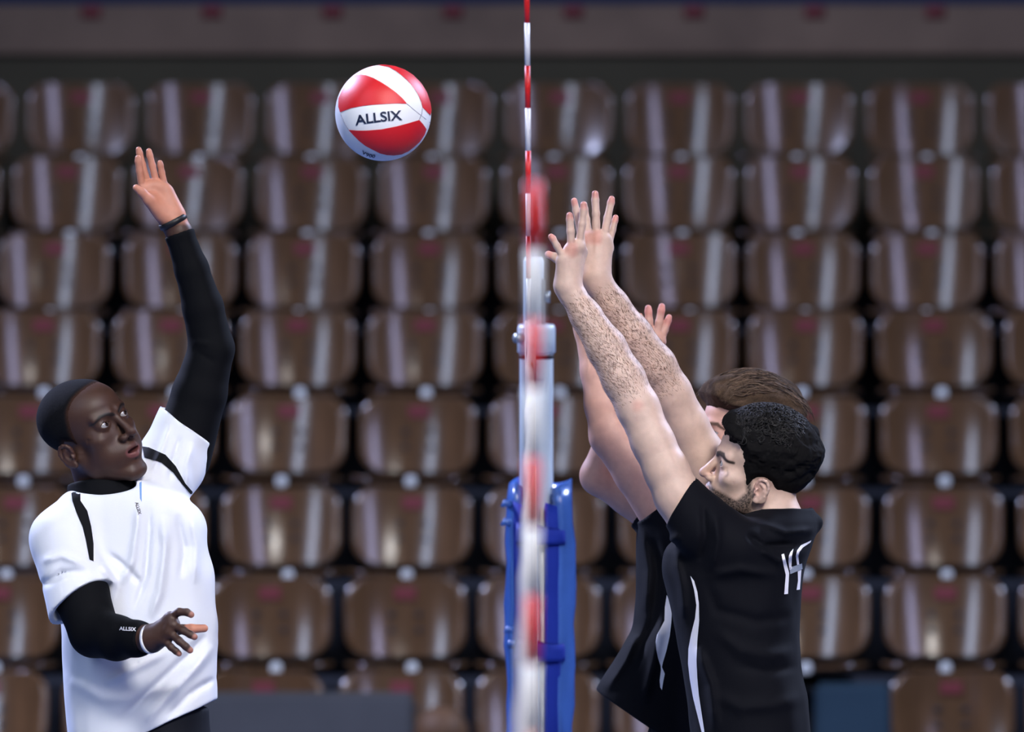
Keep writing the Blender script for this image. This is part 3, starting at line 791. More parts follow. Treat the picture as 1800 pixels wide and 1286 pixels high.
def legwear(per, pel, hip, knees, ankles, toes, waist):
    so = [('u', ell(pel, (122, 100, 100)), 1), ('u', loft([(pel[1] - 105, waist[0], waist[1]), (pel[1] + 30, waist[0] - 6, waist[1] + 6)], waist[2]), 25)]
    for s in (0, 1):
        m = tuple(np.array(hip[s]) * .28 + np.array(knees[s]) * .72); so.append(('u', cap(hip[s], m, 86, 84), 30))
    lo = (min(h[0] for h in knees) - 180, pel[1] - 110, -330); hi = (max(h[0] for h in knees) + 180, max(k[1] for k in knees) + 60, 330)
    n0 = np.array(knees[0]) - np.array(hip[0])
    for s in (0, 1):
        n = np.array(knees[s]) - np.array(hip[s]); m = tuple(np.array(hip[s]) * .22 + np.array(knees[s]) * .78)
        so.append(('s', cap(m, tuple(np.array(m) + n * .5), 90, 96), 2)) 
    v, qd = polygonize(so, lo, hi, 7.); per.add('shorts', v, qd, 'shorts')
    for s in (0, 1):
        t = np.array(toes[s]); a = np.array(ankles[s]); h = a + (a - t) * .28 + np.array((0, 45, 0))
        so = [('u', cap(tuple(a), tuple(a + (0, 40, 0)), 37, 42), 1), ('u', cap(tuple(h), tuple(t + (0, 22, 0)), 38, 32), 25), ('i', plane((0, float(max(h[1], t[1] + 22)) + 24, 0), (0, 1, 0)), 4)]
        lo = np.minimum(np.minimum(a, t), h) - 60; hi = np.maximum(np.maximum(a, t), h) + 70
        v, qd = polygonize(so, tuple(lo), tuple(hi), 6.); per.add('shoe', v, qd, 'shoe')

# ================================================================ the attacker in the white jersey
fl = Frame(235, 900, 22.4)
pl = Person(fl, (250, 2085, 0), 'jumping person in white jersey and black arm sleeves reaching up at left')
RL = [[-0.6182, 0.6643, -0.42], [-0.382, 0.2131, 0.8993], [0.6869, 0.7164, 0.1221]]
hl = Head(RL, (155, 752), .83, w=20, mouth=5.0, gaze=(-.16, 1, .10), nose=1.25, lid=5.2, jaw=13, soft=1.)
base = hl.px((0, -30, -60)); nk = (192, 885, -5)
headops = hl.ops() + [('u', cap(hl.px((0, -24, -55)), nk, 43, 47), 22)]
# raised left arm with open palm
LA = [(318, 800, -70), (352, 690, -64), (373, 612, -58), (358, 540, -52), (338, 472, -46), (316, 408, -41), (306, 388, -40)]
LR = [52, 45, 37, 33, 27, 22.5, 22]
hand1 = hand_ops((305, 387, -40), 19, [(253, 331, -36, 9.5), (264, 326, -41, 9.5), (277, 325, -42, 9.5), (290, 330, -40, 9)],
    [[(251, 327, -34), (247, 300, -28), (244.6, 283, -25), (244.3, 277, -24), .98], [(261.5, 322, -41), (252, 288, -42), (247, 268, -41), (245.5, 261.5, -40), .95], [(276.5, 321, -42), (269.5, 290, -42), (265, 272, -41), (263.5, 264.5, -40), .95], [(291, 324, -40), (286, 302, -38), (283.6, 289, -36), (283, 285, -36), .88]],
    ([(285, 374, -30), (263, 351, -16), (251, 338, -9), (241, 330, -5)], [14, 10, 7.6, 6.2]),
    extra=[((311, 374, -38), (296, 338, -40), 15, 12), ((296, 380, -32), (268, 350, -28), 14, 11)], kf=2.2, rf=(6.6, 6.0, 5.5))
# lowered right arm reaching forward
RA = [(118, 955, 60), (142, 1040, 105), (166, 1108, 140), (205, 1118, 190), (240, 1119, 235), (262, 1118, 262)]
RR = [54, 46, 41, 36, 28, 22]
hand2 = hand_ops((266, 1117, 266), 19, [(298, 1083, 292, 10), (302, 1095, 298, 10), (297, 1108, 296, 10), (288, 1121, 288, 9)],
    [[(299, 1081, 294), (313, 1072, 306), (326, 1072.5, 311), (333.5, 1077, 312)], [(302, 1094, 300), (320, 1104, 315), (332, 1111, 320), (339, 1115, 321)], [(297, 1108, 298), (313, 1122, 312), (324.5, 1132, 316), (331.5, 1138, 316)], [(288, 1121, 290), (299, 1133, 301), (307.5, 1140, 304), (312.5, 1144, 304), .9]],
    ([(284, 1104, 266), (308, 1103, 258), (334, 1102, 262), (356.5, 1101, 264)], [12, 9.6, 8, 6.8]), extra=[((268, 1122, 262), (288, 1112, 272), 19, 14)], tend=1)
lp, lh = (250, 1345, 0), [(205, 1385, 45), (300, 1385, -45)]
lk, la_, lt = [(245, 1690, 95), (330, 1680, -30)], [(150, 1990, 30), (190, 1975, -90)], [(215, 2050, 70), (265, 2030, -60)]
bodyops = headops + [('u', loft([(890, 130, 330), (1000, 120, 340), (1150, 135, 345), (1390, 140, 350)], 75), 30), ('u', cap((130, 930, 55), (300, 850, -60), 40, 40), 30),
    ('u', chain(LA, [r - 1.5 for r in LR[:5]] + LR[5:], 8), 8), ('u', chain(RA, [r - 2 for r in RR[:4]] + RR[4:], 8), 8)] + hand1 + hand2 + legs(lp, lh, lk, la_, lt)
bh = ((52, 655, -110), (275, 900, 150)); b1 = ((222, 240, -80), (345, 425, 15)); b2 = ((225, 1050, 210), (375, 1165, 345))
parts = [polygonize(bodyops, *bh, 1.6), polygonize(bodyops, *b1, 1.3), polygonize(bodyops, *b2, 1.3)]
parts.append(drop(*polygonize(bodyops, (20, 420, -260), (470, 2080, 360), 5.), [bh, b1, b2], 6.))
v, qd = merge(parts)
DARK, PALM = (.058, .026, .016), (.56, .235, .15)
cf = skin_color(hl, DARK, (.15, .050, .045), browcol=(.008, .006, .005), brow_w=4.0); c = cf(v)
def paint(c, v, prim, col, k0=0., k1=4.):
    m = 1 - sst(k0, k1, prim(v.astype(np.float32))); return c * (1 - m[:, None]) + np.array(col) * m[:, None]
nrm = mesh_np('tmp', v, qd); nv = np.zeros(len(v) * 3, np.float32); nrm.vertices.foreach_get('normal', nv); nv = nv.reshape(-1, 3); bpy.data.meshes.remove(nrm)
# the palm sides of the hands are naturally paler than the backs
inb = ((v > np.minimum(q3(b1[0]), q3(b1[1]))) & (v < np.maximum(q3(b1[0]), q3(b1[1])))).all(1)
m = inb * sst(-.25, .3, nv[:, 2]) * sst(-398, -384, v[:, 1]); c = c * (1 - m[:, None]) + np.array(PALM) * m[:, None]
inb = ((v > np.minimum(q3(b2[0]), q3(b2[1]))) & (v < np.maximum(q3(b2[0]), q3(b2[1])))).all(1)
m = inb * (1 - sst(-.5, .05, nv[:, 2])) * sst(270, 284, v[:, 0]); c = c * (1 - m[:, None]) + np.array(PALM) * m[:, None]
for tp in ((333.5, 1077, 312), (339, 1115, 321), (331.5, 1138, 316), (312.5, 1144, 304)): c = paint(c, v, ell(tp, (5, 5, 5)), (.42, .18, .13), 0, 3)
c = paint(c, v, cap((330, 1102, 262), (358, 1101, 264), 8, 8), PALM, 0, 4)
pl.add('body', v, qd, 'skin', c)
hl.eyes(pl, (.030, .014, .008))
hp = [(78, 90), (64, 84), (48, 74), (36, 56), (30, 30), (22, 8), (14, -22), (8, -22), (5, -8), (-10, -3), (-24, -11), (-30, -32), (-46, -52), (-130, -58), (-140, 150), (100, 150)]
v, qd = polygonize(hl.hair(hp, 2.2, lambda l: .35 * vnoise(l, 2.4, 3), edge=16), (50, 655, -110), (270, 860, 150), 2.0); l_ = hl.loc(v.astype(np.float32)); g_ = sst(0, 13, -poly_sdf(hp)(l_[:, 1], l_[:, 2]))[:, None]
pl.add('hair', v, qd, 'fuzz', np.array((.006, .006, .007)) * g_ + np.array(DARK) * .8 * (1 - g_))
# black undershirt collar, sleeves and bands
v, qd = polygonize([('u', cap(hl.px((0, -26, -75)), (188, 905, 10), 49, 72), 1), ('i', plane((180, 846, 0), (-.10, -1, -.12)), 3)], (90, 820, -110), (290, 930, 110), 3.); pl.add('undershirt_collar', v, qd, 'bsleeve')
v, qd = polygonize([('u', chain(LA, [r + 2.6 for r in LR], 8), 1), ('i', plane((315, 409, -41), (-.33, -.94, 0)), 1.5), ('d', folds([([(338, 611), (380, 640)], -1.0, 6), ([(340, 600), (372, 606)], 1.2, 6)]), 1)], (240, 390, -140), (430, 880, 20), 3.)
pl.add('arm_sleeve', v, qd, 'bsleeve')
so = [('u', chain(RA, [r + 3.0 for r in RR], 8), 1), ('i', plane((253, 1119, 252), (.75, 0, .65)), 1.5), ('d', folds([([(204, 1083), (190, 1110)], .8, 6), ([(206, 1098), (170, 1128)], .6, 7)]), 1)]
v, qd = polygonize(so, (40, 920, -10), (300, 1180, 300), 3.); slv = pl.add('arm_sleeve', v, qd, 'bsleeve')
dv, df = text_on(bvh(v, qd), 'ALLSIX', (224, 1101.5), 29, 6.5, 3, .8); pl.add('lettering', dv, df, 'wprint', None, slv, False)
v, qd = ringband((305.5, 388.5, -40), (-.42, -.82, .1), 23.5, 11, 2.8); wb_ = pl.add('wristband', v, qd, 'rub')
v, qd = ringband((263, 1119, 263), (.72, -.06, .62), 23.5, 6.5, 2.2); pl.add('wristband', v, qd, 'wband')
# white jersey
js = [('u', loft([(845, 165, 262), (862, 128, 300), (885, 112, 345), (920, 104, 365), (961, 102, 364), (1007, 104, 378), (1069, 106, 378), (1093, 107, 383), (1155, 107, 381), (1230, 112, 380), (1330, 122, 378)], [60, 78, 88, 94, 97, 99, 101, 101, 102, 102, 102]), 1),
      ('u', sleeve([cap((140, 905, 45), (112, 948, 62), 46, 57), cap((112, 945, 62), (146, 1075, 118), 57, 60)], plane((139, 1056, 112), (.52, .76, .38)), cap((128, 1010, 92), (156, 1110, 134), 38, 58)), 18),
      ('u', sleeve([cap((262, 868, -35), (300, 815, -60), 66, 60), cap((300, 815, -60), (342, 712, -68), 60, 54)], plane((328, 746, -67), (.59, -.80, .05)), cap((322, 772, -66), (352, 690, -70), 40, 54)), 18)]
js += [('s', cap(hl.px((0, -26, -70)), (192, 872, 5), 50, 53), 5.), ('s', ell((180, 851, 48), (62, 19, 62)), 6.), ('i', plane((255, 1284, 0), (.41, .91, .0)), 2.),
       ('d', folds([([(245, 880), (240, 930), (232, 985), (212, 1030)], 5, 8), ([(262, 885), (262, 940), (256, 1010), (235, 1075)], -5, 7), ([(285, 900), (290, 960), (280, 1040), (262, 1090)], 6, 9),
          ([(310, 900), (322, 960), (318, 1020)], -4, 8), ([(335, 900), (345, 960), (342, 1030)], 4, 8), ([(362, 1112), (330, 1150), (270, 1205), (210, 1262)], -6, 9), ([(375, 1130), (345, 1170), (300, 1215), (250, 1270)], 6, 10),
          ([(378, 1190), (330, 1220), (290, 1262)], -4, 8), ([(300, 1140), (240, 1170), (180, 1200)], 4, 10), ([(175, 990), (200, 1020), (190, 1060)], 5, 9), ([(190, 970), (225, 1000), (250, 1030)], -4, 7),
          ([(300, 745), (285, 790), (268, 830)], 4, 6), ([(318, 762), (305, 810), (296, 850)], -4, 6), ([(340, 775), (328, 820), (330, 860)], 4, 7),
          ([(75, 985), (110, 975), (150, 990)], 4, 8), ([(70, 1030), (110, 1005), (160, 1003)], -4, 8), ([(120, 1190), (180, 1225), (260, 1225)], 3, 12)]), 1),
       ('d', lambda p: 1.4 * vnoise(p * np.array((1, .55, 1), np.float32), 26, 3), 1)]
v, qd = polygonize(js, (45, 700, -150), (395, 1335, 190), 2.8, 8.); jo = pl.add('jersey', v, qd, 'wjersey'); tr = bvh(v, qd)
dv, df = decal(tr, [(126, 866), (142, 857), (142, 879), (154, 897), (161, 925), (165, 955), (165, 985), (158, 982), (152, 950), (146, 925), (135, 900), (128, 880)], 3, 1.7); pl.add('shoulder_stripe', dv, df, 'bprint', None, jo)
dv, df = decal(tr, [(250, 784), (262, 786), (291, 799), (309, 819), (326, 850), (343, 869), (356, 893), (367, 917), (364, 917), (352, 893), (339, 873), (321, 852), (304, 830), (284, 813), (254, 804)], 3, 1.7); pl.add('shoulder_stripe', dv, df, 'bprint', None, jo)
dv, df = text_on(tr, 'ALLSIX', (243, 893), 22, 6, 75, .9); pl.add('lettering', dv, df, 'bprint', None, jo, False)
dv, df = decal(tr, [(245, 848), (249, 846), (249, 882), (246, 876)], 4, .9); pl.add('neck_placket', dv, df, mat('pale_blue_placket', sr(110, 150, 205), .7), None, jo)
legwear(pl, lp, lh, lk, la_, lt, (126, 366, 92))

# ================================================================ blocker nearer the camera
ff_ = Frame(1250, 900, 22.4)
pf_ = Person(ff_, (1330, 2075, 0), 'nearer blocking person with black curly hair and black jersey numbered on the back')
fw = np.array((-.9747, .20, .10)); rx = np.cross(fw, (0, 1, .27)); rx /= np.linalg.norm(rx); RF = np.stack([rx, fw, np.cross(rx, fw)], 1)
hf = Head(RF, (1335, 821), .81, w=0, gaze=(.1, 1, .15), nose=1.25, lid=6.2)
A = [(1228, 935, 96), (1192, 872, 92), (1172, 828, 88), (1148, 778, 82), (1122, 718, 74), (1097, 668, 66), (1066, 612, 58), (1030, 556, 48), (1003, 514, 41), (998, 505, 40)]
AR = [41, 41, 38.5, 37, 37, 37, 34, 27, 22, 21]
B = [(1275, 880, -128), (1232, 800, -122), (1205, 745, -108), (1178, 690, -90), (1150, 642, -72), (1110, 587, -54), (1076, 536, -40), (1048, 492, -31), (1046, 486, -30)]
BRr = [50, 42, 38, 37, 37, 34, 28, 24.5, 23.5]
hA = hand_ops((998, 503, 41), 20, [(991, 457, 50, 10), (1004, 440, 46, 10.5), (1016, 434, 36, 10.5), (1021, 444, 18, 10)],
    [[(990, 455, 52), (979, 434, 56), (972, 421, 58), (969, 417.5, 58), .88], [(1004, 437, 47), (1003, 408, 49), (1001.5, 388, 49), (1001.2, 380, 49)], [(1018, 428, 37), (1023, 395, 39), (1025.3, 370, 39), (1025.5, 361, 39)], [(1023, 440, 16), (1019, 402, 8), (1012, 370, 5), (1008.7, 353.5, 5)]],
    ([(1006, 488, 12), (990, 464, -8), (975, 452, -15), (963, 447, -17)], [13, 9, 7.6, 6.6]), extra=[((994, 499, 44), (989, 462, 50), 18, 11), ((1003, 500, 30), (1010, 450, 26), 17, 13)], tend=1)
hB = hand_ops((1046, 484, -31), 22, [(1032, 417, -39, 10.5), (1047, 415, -34, 10.5), (1060, 420, -36, 10.5), (1066, 434, -42, 9.5)],
    [[(1034, 413, -40), (1029, 385, -46), (1026, 366, -48), (1025, 358, -48)], [(1047, 411, -34), (1046.3, 375, -33), (1045.3, 350, -33), (1045, 339.5, -33), 1.05], [(1061, 415, -36), (1067, 382, -38), (1072.6, 355, -40), (1074, 348.5, -40)], [(1069, 428, -43), (1075.5, 403, -46), (1079.5, 387, -48), (1080.8, 381, -48), .88]],
    ([(1028, 468, -42), (1013, 448, -52), (1007, 430, -54), (1004, 421, -54)], [13, 9, 7.6, 6.6]), extra=[((1036, 470, -34), (1034, 425, -38), 17, 13), ((1056, 470, -36), (1062, 430, -40), 15, 12)], tend=1)
fp, fh = (1315, 1400, 0), [(1320, 1430, 55), (1320, 1430, -55)]
fk, fa, ft = [(1265, 1730, 65), (1285, 1725, -65)], [(1375, 2010, 60), (1395, 1990, -60)], [(1305, 2060, 75), (1330, 2045, -75)]
bodyops = hf.ops() + [('u', cap(hf.px((0, -26, -55)), (1372, 930, 0), 45, 48), 24), ('u', loft([(940, 1250, 1400), (1000, 1215, 1385), (1150, 1228, 1380), (1440, 1240, 1395)], 115), 30),
    ('u', chain(A, AR, 10), 10), ('u', chain(B, BRr, 10), 8)] + hA + hB + legs(fp, fh, fk, fa, ft)
bodyops += [('d', lambda p: np.where(p[..., 1] > -800, .35 * vnoise(p, 9, 5), 0.).astype(np.float32), 1)]
bh = ((1215, 705, -110), (1445, 935, 110)); b1 = ((945, 325, -75), (1100, 520, 75)); b2 = ((955, 500, -190), (1300, 935, 160))
parts = [polygonize(bodyops, *bh, 1.6), polygonize(bodyops, *b1, 1.3), drop(*polygonize(bodyops, *b2, 2.4), [bh, b1], 3.)]
parts.append(drop(*polygonize(bodyops, (1120, 850, -240), (1480, 2080, 240), 5.5), [bh, b1, b2], 7.))
v, qd = merge(parts); FAIR = (.60, .42, .335)
c = skin_color(hf, FAIR, (.42, .16, .13), beard=1.15, browcol=(.012, .009, .008), brow_w=6.4)(v)
for t_ in [(969, 416, 58), (1001, 378, 49), (1025.5, 360, 39), (1008.7, 352, 5), (1045, 338, -33), (1074, 347, -40), (1081, 380, -48), (963, 447, -17)]: c = paint(c, v, ell(t_, (5, 8, 7)), (.60, .27, .22), 0, 8)
for t_ in [(1047, 418, -28), (1033, 420, -34), (1004, 440, 52), (1122, 715, 100), (1180, 690, -20)]: c = paint(c, v, ell(t_, (6, 9, 9)), (.60, .31, .24), 0, 12)
pf_.add('body', v, qd, 'skin', c); bvv, bqq = v, qd
hf.eyes(pf_, (.035, .020, .010))
hp = [(88, 60), (74, 56), (58, 54), (50, 40), (44, 14), (36, -8), (30, -34), (16, -38), (15, -16), (6, -7), (-10, -3), (-24, -11), (-30, -34), (-48, -70), (-66, -92), (-140, -98), (-150, 170), (108, 170), (112, 74)]
def Tf(l): return 5 + 15 * sst(10, 70, l[..., 2]) + 7 * sst(40, 95, l[..., 1]) + 7 * sst(-20, -90, l[..., 1]) * 0 + 6 * (1 - sst(-100, -40, l[..., 1]))
def curl(l):
    a = vnoise(l, 9, 1); b = vnoise(l, 16, 2); return -(2.2 * (1 - 2 * np.abs(a)) + 4.6 * b) * sst(0, 50, l[..., 2] + .3 * np.abs(l[..., 1])) - .6 * vnoise(l, 4, 8)
v, qd = polygonize(hf.hair(hp, Tf, curl, 16), (1225, 690, -130), (1470, 930, 140), 2.2, 10.)
ho = pf_.add('hair', v, qd, 'fuzz', np.tile((.006, .0055, .0055), (len(v), 1)))
rr = random.Random(3); paths = []
for i in range(2300):
    y = rr.uniform(-95, 92); x = rr.uniform(-70, 70); z0 = 95 - .0035 * (y - 5) ** 2 - .006 * x * x + rr.uniform(-6, 6)
    if y > 60: z0 = rr.uniform(62, 98)
    if y < -60: z0 = rr.uniform(45, 85); 
    n_ = np.array((x / 75, (y + 10) / 95, (z0 - 20) / 85)); n_ /= np.linalg.norm(n_); c0 = np.array((0, -8, 30)) + n_ * np.array((88, 112, 106)); big = i % 4 == 0; rad = rr.uniform(5, 8.5) if big else rr.uniform(2.5, 5.5); ph = rr.uniform(0, 6)
    t1 = np.cross(n_, (rr.gauss(0, 1), rr.gauss(0, 1), rr.gauss(0, 1))); t1 /= np.linalg.norm(t1); t2 = np.cross(n_, t1)
    paths.append(([hf.out(c0 + n_ * (2 + 8 * j / 9) + rad * (t1 * math.cos(ph + j * .75) + t2 * math.sin(ph + j * .75))) for j in range(10)], 1.5 if big else 1.))
v, qd = strands(paths, .75); pf_.add('curls', v, qd, 'hair', np.repeat(np.array((.0075, .0065, .006)) * RNG.uniform(.5, 2.2, (len(v) // 40, 1)), 40, 0), ho)['kind'] = 'stuff'
# fine dark hair on the forearms
def armhair(per, v, qd, segs, n, seed, box_lo, box_hi, bias=0.):
    r = np.random.default_rng(seed); ctr = v[qd].mean(1); nn = np.cross(v[qd[:, 1]] - v[qd[:, 0]], v[qd[:, 2]] - v[qd[:, 0]]); ar = np.linalg.norm(nn, axis=1); nn /= np.linalg.norm(nn, axis=1)[:, None] + 1e-9
    lo, hi = np.minimum(q3(box_lo), q3(box_hi)), np.maximum(q3(box_lo), q3(box_hi)); ok = np.nonzero(((ctr > lo) & (ctr < hi)).all(1) & (nn[:, 2] > -.3))[0]
    a, b = q3(segs[0]), q3(segs[1]); ax = (b - a) / np.linalg.norm(b - a); dd = np.linalg.norm(np.cross(ctr[ok] - a, ax), axis=1); tt = (ctr[ok] - a) @ ax / np.linalg.norm(b - a); ok = ok[(dd < 46) & (tt > 0) & (tt < 1)]
    if len(ok) == 0: return
    fade = np.clip(np.minimum((tt[(dd < 46) & (tt > 0) & (tt < 1)]) / .18, (1 - tt[(dd < 46) & (tt > 0) & (tt < 1)]) / .12), .0, 1); pr = ar[ok] * fade; pick = r.choice(ok, n, p=pr / pr.sum()); V = []; Q = []
    for i in pick:
        c0 = ctr[i]; n_ = nn[i]; t = ax * r.uniform(.5, 1.2) + np.cross(n_, ax) * r.normal(bias, .35); t -= n_ * (t @ n_); t /= np.linalg.norm(t) + 1e-9; s = np.cross(n_, t); L_ = r.uniform(6, 11)
        p0, p1, p2 = c0 - n_ * .3, c0 + t * L_ * .5 + n_ * 1.2, c0 + t * L_ + n_ * 1.6 - ax * 1.5; k = len(V)
        V += [p0 - s * .2, p0 + s * .2, p1 + s * .16, p1 - s * .16, p2]; Q += [(k, k + 1, k + 2, k + 3), (k + 3, k + 2, k + 4)]
    per.add('forearm_hair', np.array(V), Q, 'hair', np.tile((.16, .090, .055), (len(V), 1)))['kind'] = 'stuff'
armhair(pf_, bvv, bqq, ((1122, 715, 74), (1008, 520, 42)), 2600, 1, (985, 515, 0), (1170, 725, 130), .2)
armhair(pf_, bvv, bqq, ((1182, 695, -90), (1052, 498, -31)), 3200, 2, (1020, 490, -140), (1230, 705, 20), .2)
# black jersey
js = [('u', loft([(893, 1345, 1425), (905, 1300, 1436), (925, 1235, 1438), (956, 1170, 1428), (1000, 1163, 1413), (1059, 1178, 1408), (1125, 1190, 1404), (1185, 1200, 1410), (1221, 1207, 1420), (1290, 1215, 1426), (1440, 1222, 1430)], [60, 85, 115, 132, 138, 138, 136, 136, 138, 138, 138]), 1),
      ('u', sleeve([cap((1290, 965, 95), (1240, 930, 98), 62, 55), cap((1240, 930, 98), (1180, 858, 92), 55, 45)], plane((1197, 880, 94), (-.85, -.52, .0)), cap((1212, 908, 95), (1168, 832, 90), 34, 48)), 16),
      ('u', sleeve([cap((1300, 950, -100), (1250, 850, -125), 58, 50)], plane((1258, 862, -122), (-.5, -.86, .0)), cap((1266, 890, -126), (1235, 800, -122), 38, 50)), 20),
      ('u', cap((1395, 922, 10), (1434, 918, 0), 22, 11), 16)]
js += [('s', cap(hf.px((0, -24, -58)), (1372, 905, 2), 50, 50), 5.), ('i', plane((1320, 1425, 0), (0, 1, 0)), 2),
       ('d', folds([([(1235, 880), (1240, 940), (1232, 990)], -5, 8), ([(1258, 900), (1262, 950), (1250, 1010)], 5, 9), ([(1310, 935), (1340, 960), (1400, 955)], -6, 8), ([(1320, 950), (1370, 985), (1420, 960)], 5, 9), ([(1330, 915), (1380, 935), (1435, 930)], 4, 7),
          ([(1185, 965), (1200, 1030), (1205, 1090)], 5, 9), ([(1240, 1010), (1260, 1070), (1330, 1090), (1400, 1080)], -2.5, 12), ([(1250, 1100), (1300, 1140), (1360, 1150), (1405, 1140)], 3, 14), ([(1290, 1165), (1345, 1178), (1405, 1168)], -2.5, 11), ([(1250, 1215), (1300, 1240), (1360, 1236), (1420, 1222)], 3, 14),
          ([(1250, 1010), (1300, 1000), (1370, 1010)], 4, 10), ([(1225, 1130), (1250, 1200), (1260, 1286)], 5, 10), ([(1200, 940), (1175, 950), (1160, 960)], 3, 8)]), 1), ('d', lambda p: 1.5 * vnoise(p * np.array((1, .6, 1), np.float32), 28, 4), 1)]
v, qd = polygonize(js, (1140, 820, -175), (1465, 1432, 175), 3.2, 8.); jo = pf_.add('jersey', v, qd, 'bjersey'); tr = bvh(v, qd)
cp = lambda pts: [(1030 + x / 3.018, 860 + y / 3.018) for x, y in pts]
dv, df = decal(tr, cp([(555, 455), (575, 482), (592, 540), (600, 600), (602, 690), (592, 800), (588, 900), (592, 990), (600, 1080), (632, 1290), (640, 1400), (632, 1400), (618, 1290), (570, 1100), (552, 1000), (543, 920), (545, 840), (560, 760), (580, 680), (587, 610), (575, 530)]), 4, 1.); pf_.add('side_panel', dv, df, 'wprint', None, jo)
num = [([(1035, 342), (1048, 338), (1062, 390), (1076, 440), (1070, 550), (1050, 552), (1058, 450), (1046, 400)], 'wprint'), ([(1082, 330), (1098, 312), (1090, 350), (1088, 405), (1100, 414), (1078, 424), (1072, 380), (1074, 350)], 'wprint'),
       ([(1195, 268), (1188, 280), (1148, 306), (1130, 330), (1124, 352), (1130, 395), (1118, 398), (1111, 350), (1118, 320), (1138, 294)], 'wprint'), ([(1078, 412), (1145, 390), (1148, 420), (1082, 446)], 'gprint'), ([(1122, 432), (1142, 424), (1134, 528), (1116, 530), (1124, 480)], 'wprint')]
for pts, mm in num:
    dv, df = decal(tr, cp(pts), 3, 1.2); pf_.add('number_stroke', dv, df, mm, None, jo, False)
legwear(pf_, fp, fh, fk, fa, ft, (1230, 1412, 125))

# ================================================================ blocker behind
fb = Frame(1200, 850, 22.95)
pb = Person(fb, (1240, 2050, 0), 'farther blocking person with swept back brown hair half hidden behind the other blocker')
fw = np.array((-.86, .10, .46)); fw /= np.linalg.norm(fw); up0 = np.array((.10, .98, .10)); rx = np.cross(fw, up0); rx /= np.linalg.norm(rx); RBm = np.stack([rx, fw, np.cross(rx, fw)], 1)
hb = Head(RBm, (1306, 764), .80, w=-30, gaze=(0, 1, -.1), lid=3.2)
Cc = [(1172, 905, 50), (1120, 830, 42), (1074, 766, 34), (1062, 710, 28), (1050, 652, 20), (1032, 580, 10), (1020, 548, 4)]
Cr = [46, 40, 37, 34, 29, 22, 20]
Dd = [(1180, 915, -60), (1110, 868, -62), (1054, 836, -64), (1078, 770, -52), (1105, 705, -40), (1124, 655, -32), (1130, 640, -30)]
Dr = [48, 39, 34, 31, 27, 22, 20]
hC = hand_ops((1018, 542, 4), 17, [(1000, 500, 4, 9), (1008, 495, -2, 9), (1014, 496, -10, 9)], [[(1000, 498, 4), (998, 478, 6), (1000, 462, 6), (1001, 456, 6)], [(1006, 494, 0), (1006, 470, 0), (1008, 455, 0), (1008, 450, 0)], [(1012, 494, -6), (1013, 470, -8), (1014, 458, -8), (1014, 452, -8)], [(1015, 497, -12), (1016, 478, -14), (1017, 466, -14), (1017, 462, -14), .9]], ([(1012, 530, 2), (1002, 512, 12), (998, 500, 16), (996, 492, 16)], [11, 9, 7.5, 6.5]))
hD = hand_ops((1131, 636, -30), 19, [(1134, 592, -26, 9.5), (1144, 588, -26, 9.5), (1154, 592, -27, 9.5), (1160, 600, -30, 9)],
    [[(1133, 590, -24), (1128, 572, -20), (1125, 560, -18), (1124, 555, -18)], [(1143, 586, -25), (1140.5, 563, -22), (1139.3, 547, -21), (1139, 541, -21)], [(1154, 590, -27), (1158.5, 565, -25), (1162, 545, -24), (1163, 538, -24)], [(1161, 598, -30), (1168, 580, -29), (1174, 563, -28), (1175.6, 557, -28), .93]], ([(1124, 622, -20), (1112, 606, -8), (1106, 594, -4), (1103, 588, -4)], [12, 9, 7.5, 6.5]))
bp, bhp = (1240, 1380, 0), [(1245, 1415, 55), (1245, 1415, -55)]
bk, ba, bt = [(1190, 1710, 65), (1205, 1705, -65)], [(1300, 1985, 60), (1315, 1970, -60)], [(1230, 2035, 75), (1250, 2020, -75)]
bodyops = hb.ops() + [('u', cap(hb.px((0, -26, -55)), (1320, 930, 0), 44, 52), 24), ('u', loft([(905, 1180, 1330), (1000, 1140, 1310), (1150, 1150, 1300), (1420, 1160, 1310)], 110), 30), ('u', chain(Cc, Cr, 10), 16), ('u', chain(Dd, Dr, 10), 16)] + hC + hD + legs(bp, bhp, bk, ba, bt)
bh = ((1205, 660, -120), (1430, 870, 100)); b1 = ((1095, 525, -60), (1190, 645, 15)); b2 = ((985, 440, -120), (1220, 930, 110))
parts = [polygonize(bodyops, *bh, 2.0), polygonize(bodyops, *b1, 1.4), drop(*polygonize(bodyops, *b2, 2.6), [bh, b1], 4.)]
parts.append(drop(*polygonize(bodyops, (1040, 850, -240), (1420, 2060, 240), 6.), [bh, b1, b2], 8.))
v, qd = merge(parts); FAIR2 = (.60, .34, .26)
c = skin_color(hb, FAIR2, (.42, .16, .13), browcol=(.07, .04, .022), brow_w=4.5)(v)
for t_ in [(1139, 541, -21), (1163, 538, -24), (1175.6, 557, -28)]: c = paint(c, v, ell(t_, (6, 10, 8)), (.60, .25, .20), 0, 10)
pb.add('body', v, qd, 'skin', c); hb.eyes(pb, (.05, .06, .06))
hp = [(92, 56), (78, 52), (60, 52), (50, 40), (42, 14), (34, -6), (28, -30), (16, -36), (15, -16), (6, -7), (-10, -3), (-24, -11), (-30, -34), (-50, -72), (-140, -80), (-160, 180), (120, 180), (118, 76)]
def Tb(l): return 7 + 20 * sst(10, 75, l[..., 2]) + 8 * sst(30, 95, l[..., 1]) + 10 * (1 - sst(-100, -40, l[..., 1]))
def wave(l): return -(2.6 * vnoise(l * np.array((1, .22, .8), np.float32), 9, 11) + 3.5 * vnoise(l * np.array((1, .35, .8), np.float32), 20, 12))
v, qd = polygonize(hb.hair(hp, Tb, wave, 18), (1180, 615, -150), (1470, 870, 130), 2.6, 10.)
